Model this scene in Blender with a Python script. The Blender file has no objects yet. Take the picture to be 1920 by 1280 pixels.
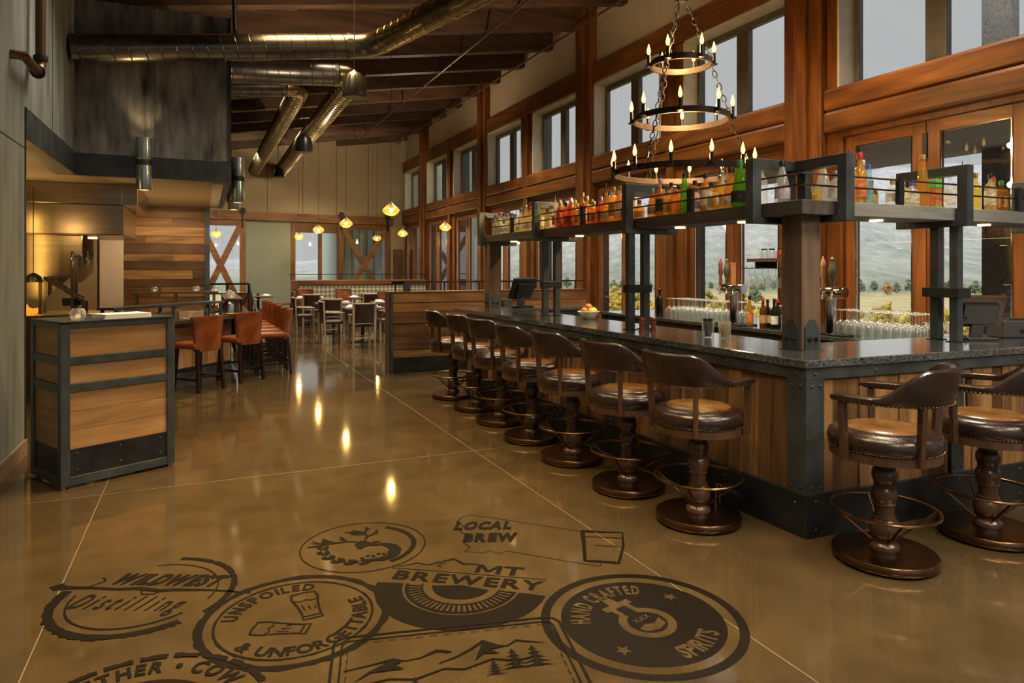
import bpy, math, random
from mathutils import Vector, Matrix, noise
S = bpy.context.scene
C = S.collection
PI = math.pi
R = random.Random(11)

# ------------------------------------------------------------------ camera, sky, lights, exposure
YAW = math.atan(580 / 1280)
cam_d = bpy.data.cameras.new('camera'); cam = bpy.data.objects.new('camera', cam_d); C.objects.link(cam)
cam.location = (0, 0, 1.62); cam.rotation_euler = (PI / 2, 0, -YAW)
cam_d.sensor_width = 36; cam_d.lens = 24; cam_d.shift_y = -138 / 1920; cam_d.clip_end = 8000; cam_d.clip_start = .05
S.camera = cam
S.view_settings.view_transform = 'Standard'; S.view_settings.look = 'None'
S.view_settings.exposure = 0.0; S.view_settings.gamma = 1; S.view_settings.use_curve_mapping = False
S.cycles.use_denoising = True
S.cycles.max_bounces = 8; S.cycles.diffuse_bounces = 4; S.cycles.glossy_bounces = 4
S.cycles.transmission_bounces = 6; S.cycles.transparent_max_bounces = 40
S.cycles.caustics_reflective = False; S.cycles.caustics_refractive = False
S.cycles.sample_clamp_indirect = 6
w = bpy.data.worlds.new('overcast_sky'); S.world = w; w.use_nodes = True
bg = w.node_tree.nodes['Background']
tc = w.node_tree.nodes.new('ShaderNodeTexCoord'); nz = w.node_tree.nodes.new('ShaderNodeTexNoise')
mp = w.node_tree.nodes.new('ShaderNodeMapping'); rp_ = w.node_tree.nodes.new('ShaderNodeValToRGB')
mp.inputs['Scale'].default_value = (1, 1, 3); nz.inputs['Scale'].default_value = 1.4; nz.inputs['Detail'].default_value = 4
rp_.color_ramp.elements[0].color = (.47, .475, .485, 1); rp_.color_ramp.elements[1].color = (.57, .572, .58, 1)
L = w.node_tree.links
L.new(tc.outputs['Generated'], mp.inputs['Vector']); L.new(mp.outputs['Vector'], nz.inputs['Vector'])
L.new(nz.outputs['Fac'], rp_.inputs['Fac']); L.new(rp_.outputs['Color'], bg.inputs['Color'])
bg.inputs['Strength'].default_value = 1.0

def lamp(name, kind, loc, power, color=(1, .72, .38), size=.1, rot=(0, 0, 0), **kw):
    d = bpy.data.lights.new(name, kind); d.energy = power; d.color = color
    if kind == 'AREA':
        d.shape = 'RECTANGLE'; d.size = size; d.size_y = kw.get('size_y', size)
        if 'spread' in kw: d.spread = kw['spread']
    elif kind == 'SPOT':
        d.shadow_soft_size = size; d.spot_size = kw.get('angle', 1.2); d.spot_blend = .6
    elif kind == 'SUN': d.angle = size
    else: d.shadow_soft_size = size
    o = bpy.data.objects.new(name, d); C.objects.link(o); o.location = loc; o.rotation_euler = rot
    return o
WARM = (1, .70, .36)
lamp('sun_behind_cloud', 'SUN', (0, 0, 30), 3.0, (1, .98, .95), 1.0, (math.radians(42), 0, math.radians(-75)))
# unseen area lights added below the roof: general fill and golden floor pools
GOLD, SOFT = (1, .66, .28), (1, .84, .62)
for x, y, p, sp, c_ in [(.5, 3.0, 92, 1.3, GOLD), (.5, 5.8, 84, 1.3, GOLD), (1.7, 1.2, 70, 2.0, SOFT), (4.0, 1.2, 95, 2.0, SOFT), (1.3, 8.6, 80, 1.6, GOLD), (-.4, 7.6, 45, 2.0, SOFT), (2.4, 11.4, 75, 1.8, SOFT), (4.6, 11.6, 110, 2.0, SOFT), (1.2, 15.0, 60, 2.0, SOFT), (3.6, 15.2, 80, 2.0, SOFT), (5.6, 14.4, 110, 2.0, SOFT),
                (2.2, 19.0, 90, 2.0, SOFT), (4.6, 19.0, 110, 2.0, SOFT), (1.0, 22.8, 150, 2.2, SOFT), (4.0, 23.2, 150, 2.2, SOFT), (5.6, 21.0, 100, 2.0, SOFT), (5.4, 8.6, 110, 2.0, SOFT), (5.6, 4.6, 120, 2.0, SOFT)]:
    lamp('hall_fill_light', 'AREA', (x, y, 5.0 + .15 * x), p * 1.15, c_, 1.1, spread=sp)
for x, y in [(3.8, -1.8), (.8, -2.4), (5.8, -.6)]: lamp('hall_fill_light', 'AREA', (x, y, 4.6), 150, SOFT, 1.1, spread=2.6)  # unseen fill added behind the camera to brighten the bar front
for x, y in [(1.0, 4.0), (4.6, 2.2), (1.5, 10.5), (4.8, 9.5), (2.5, 16.5), (5.2, 17.5), (3.0, 22.5)]:
    lamp('roof_fill_light', 'SPOT', (x, y, 4.0 + .1 * x), 150, (1, .82, .58), .05, (PI, 0, 0), angle=2.75)  # unseen upward spots added to brighten beams and deck
for x in (1.2, 3.6, 5.6): lamp('rear_wall_fill', 'SPOT', (x, 21.5, 5.0), 130, (1, .84, .56), .08, (1.45, 0, 0), angle=1.9)  # unseen spots added to brighten the upper rear wall
for q, y in enumerate([3.5, 5.0, 6.6, 8.1]):
    lamp('bar_spot', 'SPOT', (3.0, y, 5.2), 160, (1, .62, .22), .08, angle=.75)
lamp('bar_spot', 'SPOT', (3.9, 2.6, 5.2), 160, (1, .62, .25), .08, angle=.75)

# ------------------------------------------------------------------ mesh helper
class MB:
    def __init__(s): s.v = []; s.f = []
    def add(s, vs, fs):
        n = len(s.v); s.v += [tuple(p) for p in vs]; s.f += [tuple(i + n for i in f) for f in fs]; return s
    def hexa(s, p):  # 4 bottom ccw, 4 top ccw
        return s.add(p, [(3, 2, 1, 0), (4, 5, 6, 7), (0, 1, 5, 4), (1, 2, 6, 5), (2, 3, 7, 6), (3, 0, 4, 7)])
    def box(s, x0, x1, y0, y1, z0, z1):
        return s.hexa([(x0, y0, z0), (x1, y0, z0), (x1, y1, z0), (x0, y1, z0), (x0, y0, z1), (x1, y0, z1), (x1, y1, z1), (x0, y1, z1)])
    def prism(s, poly, z0, z1):
        n = len(poly); vs = [(x, y, z0) for x, y in poly] + [(x, y, z1) for x, y in poly]
        return s.add(vs, [tuple(range(n))[::-1], tuple(range(n, 2 * n))] + [(i, (i + 1) % n, n + (i + 1) % n, n + i) for i in range(n)])
    def prism_m(s, poly, d0, d1, M):  # polygon in local xy, extruded along local z, placed by matrix
        t = MB().prism(poly, d0, d1); return s.add([M @ Vector(p) for p in t.v], t.f)
    def flat(s, poly, z=0):
        z = z + 2e-5 * (len(s.f) % 40)
        return s.add([(x, y, z) for x, y in poly], [tuple(range(len(poly)))])
    def bar(s, p0, p1, w, h, up=(0, 0, 1)):
        p0, p1 = Vector(p0), Vector(p1); d = (p1 - p0).normalized(); u = Vector(up)
        if abs(d.dot(u)) > .98: u = Vector((0, 1, 0))
        a = d.cross(u).normalized() * (w / 2); b = a.cross(d).normalized() * (h / 2)
        q = [p0 + a - b, p1 + a - b, p1 - a - b, p0 - a - b, p0 + a + b, p1 + a + b, p1 - a + b, p0 - a + b]
        return s.hexa(q[:4][::-1] + q[4:][::-1]) if False else s.hexa(q)
    def tube(s, pts, r, n=8, closed=False, rr=None):
        pts = [Vector(p) for p in pts]; m = len(pts); vs = []; fs = []; prev = None
        for i, p in enumerate(pts):
            if closed: d = pts[(i + 1) % m] - pts[i - 1]
            else: d = pts[min(i + 1, m - 1)] - pts[max(i - 1, 0)]
            d.normalize()
            if prev is None: a = d.orthogonal().normalized()
            else: a = (prev - d * prev.dot(d)).normalized()
            prev = a; b = d.cross(a); q = rr[i] if rr else r
            vs += [p + (a * math.cos(2 * PI * k / n) + b * math.sin(2 * PI * k / n)) * q for k in range(n)]
        for i in range(m if closed else m - 1):
            j = (i + 1) % m
            fs += [(i * n + k, i * n + (k + 1) % n, j * n + (k + 1) % n, j * n + k) for k in range(n)]
        if not closed: fs += [tuple(range(n))[::-1], tuple((m - 1) * n + k for k in range(n))]
        return s.add(vs, fs)
    def lathe(s, prof, n=16, c=(0, 0, 0), caps=True, sx=1, sy=1):
        m = len(prof); vs = []; fs = []
        for r, z in prof:
            vs += [(c[0] + r * sx * math.cos(2 * PI * k / n), c[1] + r * sy * math.sin(2 * PI * k / n), c[2] + z) for k in range(n)]
        for i in range(m - 1):
            fs += [(i * n + k, i * n + (k + 1) % n, (i + 1) * n + (k + 1) % n, (i + 1) * n + k) for k in range(n)]
        if caps: fs += [tuple(range(n))[::-1], tuple((m - 1) * n + k for k in range(n))]
        return s.add(vs, fs)
    def torus(s, c, R_, r, n=32, m=8, M=None):
        pts = [(c[0] + R_ * math.cos(2 * PI * k / n), c[1] + R_ * math.sin(2 * PI * k / n), c[2]) for k in range(n)]
        return s.tube(pts, r, m, True)
    def ball(s, c, r, n=8, m=5, sz=1):
        prof = [(max(.0001, r * math.sin(PI * i / m)), -r * sz * math.cos(PI * i / m)) for i in range(m + 1)]
        return s.lathe(prof, n, c)
    def mesh(s, name, mt, smooth=False):
        me = bpy.data.meshes.new(name); me.from_pydata(s.v, [], s.f)
        if mt: me.materials.append(mt)
        if smooth: me.shade_smooth(); me.set_sharp_from_angle(angle=.7)
        me.update(); return me
    def build(s, name, mt, parent=None, smooth=False, loc=None, rz=0, bev=0):
        o = bpy.data.objects.new(name, s.mesh(name, mt, smooth)); C.objects.link(o)
        if parent: o.parent = parent
        if loc: o.location = loc
        if rz: o.rotation_euler = (0, 0, rz)
        if bev:
            b = o.modifiers.new('bevel', 'BEVEL'); b.width = bev; b.segments = 2; b.limit_method = 'ANGLE'; b.angle_limit = .7
        return o

def tag(o, label, cat, group=None):
    o['label'] = label; o['category'] = cat
    if group: o['group'] = group
    return o
def thing(name, label, cat, loc=(0, 0, 0), rz=0, group=None):
    o = bpy.data.objects.new(name, None); C.objects.link(o); o.location = loc; o.rotation_euler = (0, 0, rz)
    o.empty_display_size = .1
    return tag(o, label, cat, group)
def struct(o): o['kind'] = 'structure'; return o
def sroot(name, loc=(0, 0, 0)):
    o = bpy.data.objects.new(name, None); C.objects.link(o); o.location = loc; return struct(o)
def kids(o): return KID.get(o, [])
def dup(root, loc, rz=None, label=None, scale=None):
    r = root.copy(); C.objects.link(r); r.location = loc
    if rz is not None: r.rotation_euler = (0, 0, rz)
    if label: r['label'] = label
    if scale: r.scale = scale
    for ch in root.children:
        c = ch.copy(); C.objects.link(c); c.parent = r
        for g in ch.children:
            d = g.copy(); C.objects.link(d); d.parent = c
    return r
ORD = ['first', 'second', 'third', 'fourth', 'fifth', 'sixth', 'seventh', 'eighth', 'ninth', 'tenth', 'eleventh', 'twelfth', 'thirteenth',
       'fourteenth', 'fifteenth', 'sixteenth', 'seventeenth', 'eighteenth', 'nineteenth', 'twentieth', 'twenty-first', 'twenty-second', 'twenty-third', 'twenty-fourth']

# ------------------------------------------------------------------ materials
def newmat(name):
    m = bpy.data.materials.new(name); m.use_nodes = True; nt = m.node_tree; nt.nodes.clear()
    out = nt.nodes.new('ShaderNodeOutputMaterial'); return m, nt, out
def nd(nt, t, **kw):
    n = nt.nodes.new('ShaderNode' + t)
    for k, v in kw.items():
        if k in n.inputs: n.inputs[k].default_value = v
        else: setattr(n, k, v)
    return n
def c4(c): return (c[0], c[1], c[2], 1)
def ramp(nt, fac, stops):
    r = nd(nt, 'ValToRGB'); e = r.color_ramp.elements
    while len(e) < len(stops): e.new(.5)
    for el, (p, c) in zip(e, stops): el.position = p; el.color = c4(c)
    nt.links.new(fac, r.inputs['Fac']); return r.outputs['Color']
def plain(name, color, rough=.5, metal=0, var=.25, scale=6, spec=.5, coat=0, bump=0, bscale=60, stretch=(1, 1, 1), coord='Object', emit=None, es=0, objvar=0, rvar=0):
    m, nt, out = newmat(name); L = nt.links
    b = nd(nt, 'BsdfPrincipled', Roughness=rough, Metallic=metal); b.inputs['Specular IOR Level'].default_value = spec
    b.inputs['Coat Weight'].default_value = coat; b.inputs['Coat Roughness'].default_value = .15
    tcn = nd(nt, 'TexCoord'); mpn = nd(nt, 'Mapping', Scale=stretch); L.new(tcn.outputs[coord], mpn.inputs['Vector'])
    nz = nd(nt, 'TexNoise', Scale=scale, Detail=5); L.new(mpn.outputs['Vector'], nz.inputs['Vector'])
    lo = [c * (1 - var) for c in color]; hi = [min(1, c * (1 + var)) for c in color]
    col = ramp(nt, nz.outputs['Fac'], [(.3, lo), (.7, hi)])
    if objvar:
        oi = nd(nt, 'ObjectInfo'); hs = nd(nt, 'HueSaturation'); mr = nd(nt, 'MapRange')
        mr.inputs['To Min'].default_value = 1 - objvar; mr.inputs['To Max'].default_value = 1 + objvar
        L.new(oi.outputs['Random'], mr.inputs['Value']); L.new(mr.outputs['Result'], hs.inputs['Value']); L.new(col, hs.inputs['Color']); col = hs.outputs['Color']
    L.new(col, b.inputs['Base Color'])
    if rvar:
        mr2 = nd(nt, 'MapRange'); mr2.inputs['To Min'].default_value = rough - rvar; mr2.inputs['To Max'].default_value = rough + rvar
        L.new(nz.outputs['Fac'], mr2.inputs['Value']); L.new(mr2.outputs['Result'], b.inputs['Roughness'])
    if bump:
        n2 = nd(nt, 'TexNoise', Scale=bscale, Detail=3); L.new(mpn.outputs['Vector'], n2.inputs['Vector'])
        bp = nd(nt, 'Bump', Strength=bump, Distance=.01); L.new(n2.outputs['Fac'], bp.inputs['Height']); L.new(bp.outputs['Normal'], b.inputs['Normal'])
    if emit:
        b.inputs['Emission Color'].default_value = c4(emit); b.inputs['Emission Strength'].default_value = es
    L.new(b.outputs['BSDF'], out.inputs['Surface']); return m
def wood(name, dark, light, axis=0, k=1.0, rough=.5, var=.3, bump=.25, spec=.35, grain=.12):
    m, nt, out = newmat(name); L = nt.links
    b = nd(nt, 'BsdfPrincipled', Roughness=rough); b.inputs['Specular IOR Level'].default_value = spec
    tcn = nd(nt, 'TexCoord'); oi = nd(nt, 'ObjectInfo')
    mu = nd(nt, 'Math', operation='MULTIPLY'); mu.inputs[1].default_value = 37.0; L.new(oi.outputs['Random'], mu.inputs[0])
    cb = nd(nt, 'CombineXYZ'); [L.new(mu.outputs[0], cb.inputs[i]) for i in range(3)]
    ad = nd(nt, 'VectorMath', operation='ADD'); L.new(tcn.outputs['Object'], ad.inputs[0]); L.new(cb.outputs[0], ad.inputs[1])
    def mapped(along, across):
        sc = [across * k] * 3; sc[axis] = along * k
        q = nd(nt, 'Mapping', Scale=sc); L.new(ad.outputs[0], q.inputs['Vector']); return q.outputs['Vector']
    n1 = nd(nt, 'TexNoise', Scale=1.0, Detail=4, Distortion=1.2); L.new(mapped(.8, 7), n1.inputs['Vector'])
    n2 = nd(nt, 'TexNoise', Scale=1.0, Detail=6, Roughness=.7); L.new(mapped(2.5, 70), n2.inputs['Vector'])
    n3 = nd(nt, 'TexNoise', Scale=1.0, Detail=2, Distortion=.4); L.new(mapped(1.1, 2.0), n3.inputs['Vector'])
    nw = nd(nt, 'TexNoise', Scale=1.0, Detail=1, Distortion=.3); L.new(mapped(.32, 2.6), nw.inputs['Vector'])
    w1 = nd(nt, 'Math', operation='MULTIPLY'); w1.inputs[1].default_value = 60; L.new(nw.outputs['Fac'], w1.inputs[0])
    wv = nd(nt, 'Math', operation='SINE'); L.new(w1.outputs[0], wv.inputs[0])
    w2 = nd(nt, 'MapRange'); w2.inputs['From Min'].default_value = -1; L.new(wv.outputs[0], w2.inputs['Value'])
    m1 = nd(nt, 'Mix'); m1.inputs[0].default_value = .45; L.new(n1.outputs['Fac'], m1.inputs[2]); L.new(n2.outputs['Fac'], m1.inputs[3])
    m2 = nd(nt, 'Mix'); m2.inputs[0].default_value = grain; L.new(m1.outputs[0], m2.inputs[2]); L.new(w2.outputs['Result'], m2.inputs[3])
    mid = [(a + c) / 2 for a, c in zip(dark, light)]
    col = ramp(nt, m2.outputs[0], [(.28, dark), (.5, mid), (.72, light)])
    hs = nd(nt, 'HueSaturation'); mr = nd(nt, 'MapRange'); mr.inputs['To Min'].default_value = 1 - var; mr.inputs['To Max'].default_value = 1 + var
    L.new(oi.outputs['Random'], mr.inputs['Value'])
    mm = nd(nt, 'Math', operation='MULTIPLY'); mr3 = nd(nt, 'MapRange'); mr3.inputs['From Min'].default_value = .3; mr3.inputs['From Max'].default_value = .7
    mr3.inputs['To Min'].default_value = .72; mr3.inputs['To Max'].default_value = 1.2; L.new(n3.outputs['Fac'], mr3.inputs['Value'])
    L.new(mr.outputs['Result'], mm.inputs[0]); L.new(mr3.outputs['Result'], mm.inputs[1])
    L.new(mm.outputs[0], hs.inputs['Value']); L.new(col, hs.inputs['Color']); L.new(hs.outputs['Color'], b.inputs['Base Color'])
    if bump:
        bp = nd(nt, 'Bump', Strength=bump, Distance=.004); L.new(m1.outputs[0], bp.inputs['Height']); L.new(bp.outputs['Normal'], b.inputs['Normal'])
    L.new(b.outputs['BSDF'], out.inputs['Surface']); return m
def clear(name, tint=(.96, .97, .97), rough=.02, ior=1.45, white=0.0, wcol=(.8, .85, .85), edge=0.0):
    """thin glass: tinted see-through + fresnel gloss (+ white mixed in for painted rims and backlit glow)"""
    m, nt, out = newmat(name); L = nt.links
    t = nd(nt, 'BsdfTransparent'); t.inputs['Color'].default_value = c4(tint)
    g = nd(nt, 'BsdfGlossy', Roughness=rough); g.inputs['Color'].default_value = (1, 1, 1, 1)
    ge = nd(nt, 'NewGeometry'); dt = nd(nt, 'VectorMath', operation='DOT_PRODUCT'); L.new(ge.outputs['Incoming'], dt.inputs[0]); L.new(ge.outputs['Normal'], dt.inputs[1])
    ab = nd(nt, 'Math', operation='ABSOLUTE'); L.new(dt.outputs['Value'], ab.inputs[0]); om = nd(nt, 'Math', operation='SUBTRACT'); om.inputs[0].default_value = 1; L.new(ab.outputs[0], om.inputs[1])
    pw = nd(nt, 'Math', operation='POWER'); pw.inputs[1].default_value = 5; L.new(om.outputs[0], pw.inputs[0])
    f0 = ((ior - 1) / (ior + 1)) ** 2; fr = nd(nt, 'Math', operation='MULTIPLY_ADD'); fr.inputs[1].default_value = 1 - f0; fr.inputs[2].default_value = f0; L.new(pw.outputs[0], fr.inputs[0]); mx = nd(nt, 'MixShader')
    L.new(fr.outputs[0], mx.inputs[0]); L.new(t.outputs[0], mx.inputs[1]); L.new(g.outputs[0], mx.inputs[2]); o = mx.outputs[0]
    if white:
        d = nd(nt, 'BsdfDiffuse'); d.inputs['Color'].default_value = c4(wcol); tr = nd(nt, 'BsdfTranslucent'); tr.inputs['Color'].default_value = c4(wcol)
        a2 = nd(nt, 'MixShader'); a2.inputs[0].default_value = .5; L.new(d.outputs[0], a2.inputs[1]); L.new(tr.outputs[0], a2.inputs[2])
        a3 = nd(nt, 'MixShader'); a3.inputs[0].default_value = white  # white share stands for backlight; edge paints pale rim glints
        if edge:
            pe = nd(nt, 'Math', operation='POWER'); pe.inputs[1].default_value = 1.6; L.new(om.outputs[0], pe.inputs[0]); pm = nd(nt, 'Math', operation='MULTIPLY_ADD'); pm.inputs[1].default_value = edge; pm.inputs[2].default_value = white; L.new(pe.outputs[0], pm.inputs[0]); L.new(pm.outputs[0], a3.inputs[0])
        L.new(o, a3.inputs[1]); L.new(a2.outputs[0], a3.inputs[2]); o = a3.outputs[0]
    L.new(o, out.inputs['Surface']); return m
def glow(name, color, s):
    m, nt, out = newmat(name); e = nd(nt, 'Emission', Strength=s); e.inputs['Color'].default_value = c4(color)
    nt.links.new(e.outputs[0], out.inputs['Surface']); return m

TIM = {a: wood('timber_' + 'xyz'[a], (.042, .014, .004), (.225, .077, .0145), a, .7, .40, .2) for a in (1, 2)}
DOORW = {a: wood('door_wood_' + 'xyz'[a], (.09, .028, .007), (.29, .105, .026), a, .8, .38, .15) for a in (1, 2)}
BEAM = wood('beam_wood', (.028, .015, .009), (.115, .058, .03), 0, .5, .55, .25)
DECK = wood('deck_wood', (.07, .032, .012), (.27, .14, .055), 1, .6, .55, .4)
RECL = {a: wood('reclaimed_wood_' + 'xyz'[a], (.045, .021, .009), (.32, .17, .066), a, .9, .55, .5, .45) for a in (0, 2)}
RECLV = [wood('reclaimed_plank_' + n_, d_, l_, 0, .9, .55, .35, .45) for n_, d_, l_ in (('golden', (.10, .05, .018), (.42, .25, .095)), ('brown', (.05, .022, .009), (.24, .12, .045)), ('dark', (.035, .018, .010), (.13, .07, .036)), ('tawny', (.07, .03, .011), (.33, .165, .058)))]
OAKV = wood('oak_board_upright', (.20, .105, .042), (.46, .28, .12), 2, 1.0, .5, .3, .4, .3, .07)
OAK = wood('oak_board', (.20, .105, .042), (.46, .28, .12), 0, 1.0, .5, .14, .4, .3, .07)
DARKW = {a: wood('dark_stained_wood_' + 'xyz'[a], (.035, .02, .013), (.13, .08, .052), a, 1.0, .42, .2) for a in (0, 1, 2)}
POSTW = wood('post_wood', (.05, .032, .022), (.18, .12, .083), 2, .9, .5, .1, .4)
BARN = {a: wood('barn_door_wood_' + 'xyz'[a], (.065, .026, .009), (.22, .10, .034), a, .8, .5, .2) for a in (0, 2)}
ESPR = wood('espresso_wood', (.008, .005, .004), (.03, .017, .011), 2, 1.0, .3, .1)
STOOLW = wood('stool_wood', (.028, .013, .007), (.10, .05, .026), 2, 1.2, .28, .1, .1, .6)
LIGHTW = wood('light_leg_wood', (.17, .125, .08), (.40, .32, .22), 2, 1.0, .5, .2)
STEEL = plain('blackened_steel', (.068, .084, .092), .38, .55, .35, 5, .5, rvar=.1)
STEELD = plain('dark_steel', (.022, .026, .029), .42, .5, .35, 6, .5, rvar=.1)
BULK = plain('streaked_black_steel', (.10, .10, .098), .40, .3, .85, 3.2, .5, stretch=(2.2, 2.2, .45), rvar=.15)
SHELFM = wood('grey_shelf_steel', (.055, .058, .056), (.19, .195, .185), 0, .8, .45, .1, .15)
STAIN = plain('stainless_steel', (.32, .265, .20), .24, 1, .12, 3, stretch=(.4, 8, 8))
BRONZE = plain('brushed_bronze', (.17, .095, .05), .27, 1, .25, 8)
IRON = plain('black_iron', (.025, .022, .02), .5, .6, .3, 12)
RUST = plain('bronzed_iron', (.10, .055, .035), .42, .7, .3, 10)
BLACK = plain('black_plastic', (.012, .012, .013), .35, 0, .2)
GREYP = plain('grey_plastic', (.05, .052, .055), .45, 0, .15)
LEATH = plain('brown_leather', (.019, .0085, .006), .27, 0, .45, 9, .6, .1, .12, 90, rvar=.06)
SEATTOP = plain('worn_tan_leather', (.15, .07, .017), .24, 0, .5, 7, .6, .1, .1, 90)
ORANGE = plain('tan_orange_leather', (.215, .058, .014), .30, 0, .35, 8, .5, .1, .1, 80)
DLEATH = plain('dark_brown_leather', (.03, .016, .013), .4, 0, .3)
BRASS = plain('aged_brass', (.22, .14, .07), .35, 1, .2)
CHROME = plain('polished_chrome', (.62, .6, .58), .1, 1, .05)
DUCTM = plain('galvanised_duct', (.24, .19, .11), .26, 1, .2, 4)
DUCTD = plain('dark_duct', (.10, .09, .08), .30, .9, .3, 4)
BEIGE = plain('beige_plaster', (.33, .245, .145), .8, 0, .06, 2, bump=.15, bscale=40)
PLASTER = plain('grey_plaster', (.165, .188, .19), .55, 0, .42, 2.2, stretch=(1.5, 2.4, .45), bump=.12, bscale=20)
CREAM = plain('cream_jamb', (.50, .47, .37), .5, 0, .1)
SEAFOAM = plain('pale_siding', (.50, .60, .52), .6, 0, .08, objvar=.08)
BRFRAME = plain('bronze_window_frame', (.095, .082, .06), .4, .2, .2)
SAGE = plain('sage_panel', (.165, .178, .128), .7, 0, .05, 2)
WHITEP = plain('white_panel', (.62, .52, .44), .5, 0, .05)
PAPER = plain('white_paper', (.75, .77, .80), .6, 0, .04)
PORC = plain('white_china', (.75, .76, .75), .2, 0, .03)
TEAL = plain('dark_teal_paint', (.022, .075, .08), .5, 0, .2)
STONE = plain('grey_post_stone', (.27, .27, .26), .8, 0, .3, 30)
ROOFM = plain('patio_roof_underside', (.52, .47, .45), .85, 0, .3, 60)
GLASSW = clear('window_glass', (.97, .98, .975), .0, 1.45)
GLASSD = clear('drinking_glass', (.90, .93, .93), .02, 1.9, .05, (.95, .97, .97), .55)
HOODF = glow('candle_bulb_glow', (1, .50, .15), 4.5)
RINGM = plain('dark_chandelier_iron', (.034, .022, .016), .5, .5, .3, 10)
BULBP = glow('pendant_bulb_glow', (1, .68, .25), 22)
FIRE = glow('fire_glow', (1, .24, .02), 1.6)
AMBERSH = clear('amber_shade_glass', (.99, .84, .42), .06, 1.6, .13, (1, .78, .25))
# ------------------------------------------------------------------ floor
def concrete(name, dark, light, rough, sp=.5):
    m, nt, out = newmat(name); L = nt.links
    b = nd(nt, 'BsdfPrincipled', Roughness=rough); b.inputs['Specular IOR Level'].default_value = sp
    g = nd(nt, 'NewGeometry')
    n1 = nd(nt, 'TexNoise', Scale=.7, Detail=6, Roughness=.6, Distortion=.5); n2 = nd(nt, 'TexNoise', Scale=90.0, Detail=3); n3 = nd(nt, 'TexNoise', Scale=5.0, Detail=6)
    for n in (n1, n2, n3): L.new(g.outputs['Position'], n.inputs['Vector'])
    a = nd(nt, 'Mix'); a.inputs[0].default_value = .4; L.new(n1.outputs['Fac'], a.inputs[2]); L.new(n3.outputs['Fac'], a.inputs[3])
    a2 = nd(nt, 'Mix'); a2.inputs[0].default_value = .3; L.new(a.outputs[0], a2.inputs[2]); L.new(n2.outputs['Fac'], a2.inputs[3])
    L.new(ramp(nt, a2.outputs[0], [(.32, dark), (.68, light)]), b.inputs['Base Color'])
    mr = nd(nt, 'MapRange'); mr.inputs['To Min'].default_value = rough - .04; mr.inputs['To Max'].default_value = rough + .07
    L.new(n1.outputs['Fac'], mr.inputs['Value']); L.new(mr.outputs['Result'], b.inputs['Roughness'])
    bp = nd(nt, 'Bump', Strength=.05, Distance=.002); L.new(n3.outputs['Fac'], bp.inputs['Height']); L.new(bp.outputs['Normal'], b.inputs['Normal'])
    L.new(b.outputs['BSDF'], out.inputs['Surface']); return m
FLOORM = concrete('polished_concrete', (.024, .017, .008), (.080, .056, .026), .065, .65)
INK = concrete('dark_concrete_stain', (.004, .003, .002), (.008, .006, .004), .45, .08)
JOINT = plain('floor_joint_sealant', (.17, .13, .075), .5, 0, .1)
W = 7.3
floor = struct(MB().box(-5, 7.6, -6, 31, -.3, 0).build('floor', FLOORM))
for a, b in [((2.19, -6), (2.19, 26)), ((-.655, -6), (-.655, 9.5)), ((-1.4, 5.65), (3.2, 5.65)), ((-1.4, 11.4), (2.4, 11.4)), ((1.4, 17.2), (7, 17.2))]:
    MB().bar((a[0], a[1], .0006), (b[0], b[1], .0006), .0045, .001).build('joint_line', JOINT, floor)

# ------------------------------------------------------------------ roof: beams and deck
def zb(x): return 6.66 - .164 * (W - x)
ceil = struct(MB().hexa([(-5, -6, zb(-5) + .50), (8, -6, zb(8) + .50), (8, 31, zb(8) + .50), (-5, 31, zb(-5) + .50)] + [(-5, -6, zb(-5) + .6), (8, -6, zb(8) + .6), (8, 31, zb(8) + .6), (-5, 31, zb(-5) + .6)]).build('ceiling', DECK))
x = -4.0; k = 0
while x < W + .1:
    wd = .19 + .02 * (k % 3)
    MB().hexa([(x, -6, zb(x) + .43), (x + wd, -6, zb(x + wd) + .43), (x + wd, 28, zb(x + wd) + .43), (x, 28, zb(x) + .43)] + [(x, -6, zb(x) + .5), (x + wd, -6, zb(x + wd) + .5), (x + wd, 28, zb(x + wd) + .5), (x, 28, zb(x) + .5)]).build('deck_plank', DECK, ceil)
    x += wd + .012; k += 1
for k in range(-8, 10):
    y = 12.6 + 1.53 * k
    x0, x1 = -4, W + .15
    MB().hexa([(x0, y - .1, zb(x0)), (x1, y - .1, zb(x1)), (x1, y + .1, zb(x1)), (x0, y + .1, zb(x0))] + [(x0, y - .1, zb(x0) + .43), (x1, y - .1, zb(x1) + .43), (x1, y + .1, zb(x1) + .43), (x0, y + .1, zb(x0) + .43)]).build('beam', BEAM, ceil)

# ------------------------------------------------------------------ window wall
wr = sroot('wall_right')
YC = [-4.84, .91, 6.66, 12.40, 18.14, 23.96]
def zpost(y0, y1, x0, x1, z0, z1, mt, name='post', par=None):
    return MB().box(x0, x1, y0, y1, z0, z1).build(name, mt, par or wr, bev=.006)
for yc in YC:
    for j, pr in ((-.205, 0), (0, .05), (.205, 0)):
        zpost(yc + j - .1, yc + j + .1, W - .06 - pr, W + .4, 0, zb(W) + .4, TIM[2])
HB = []   # half bays: (post a, post b, opening start, opening end)
for i, yc in enumerate(YC):
    mid = yc + 2.875
    nxt = yc + 5.745
    HB.append((yc + .31, mid - .1, yc + .32, yc + 2.56))
    if i < 5: HB.append((mid + .1, nxt - .31, mid + .32, mid + 2.56))
    if i < 5:
        ms = mid - (.2 if i == 1 else 0)
        zpost(ms - .1, ms + .1, W - .03, W + .4, 0, 5.80, TIM[2], 'mid_post')
HB = [((a, b, o0 - .17, o1 - .17) if abs(o0 - 4.105) < .05 else (a, b, o0, o1)) for a, b, o0, o1 in HB]
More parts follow.
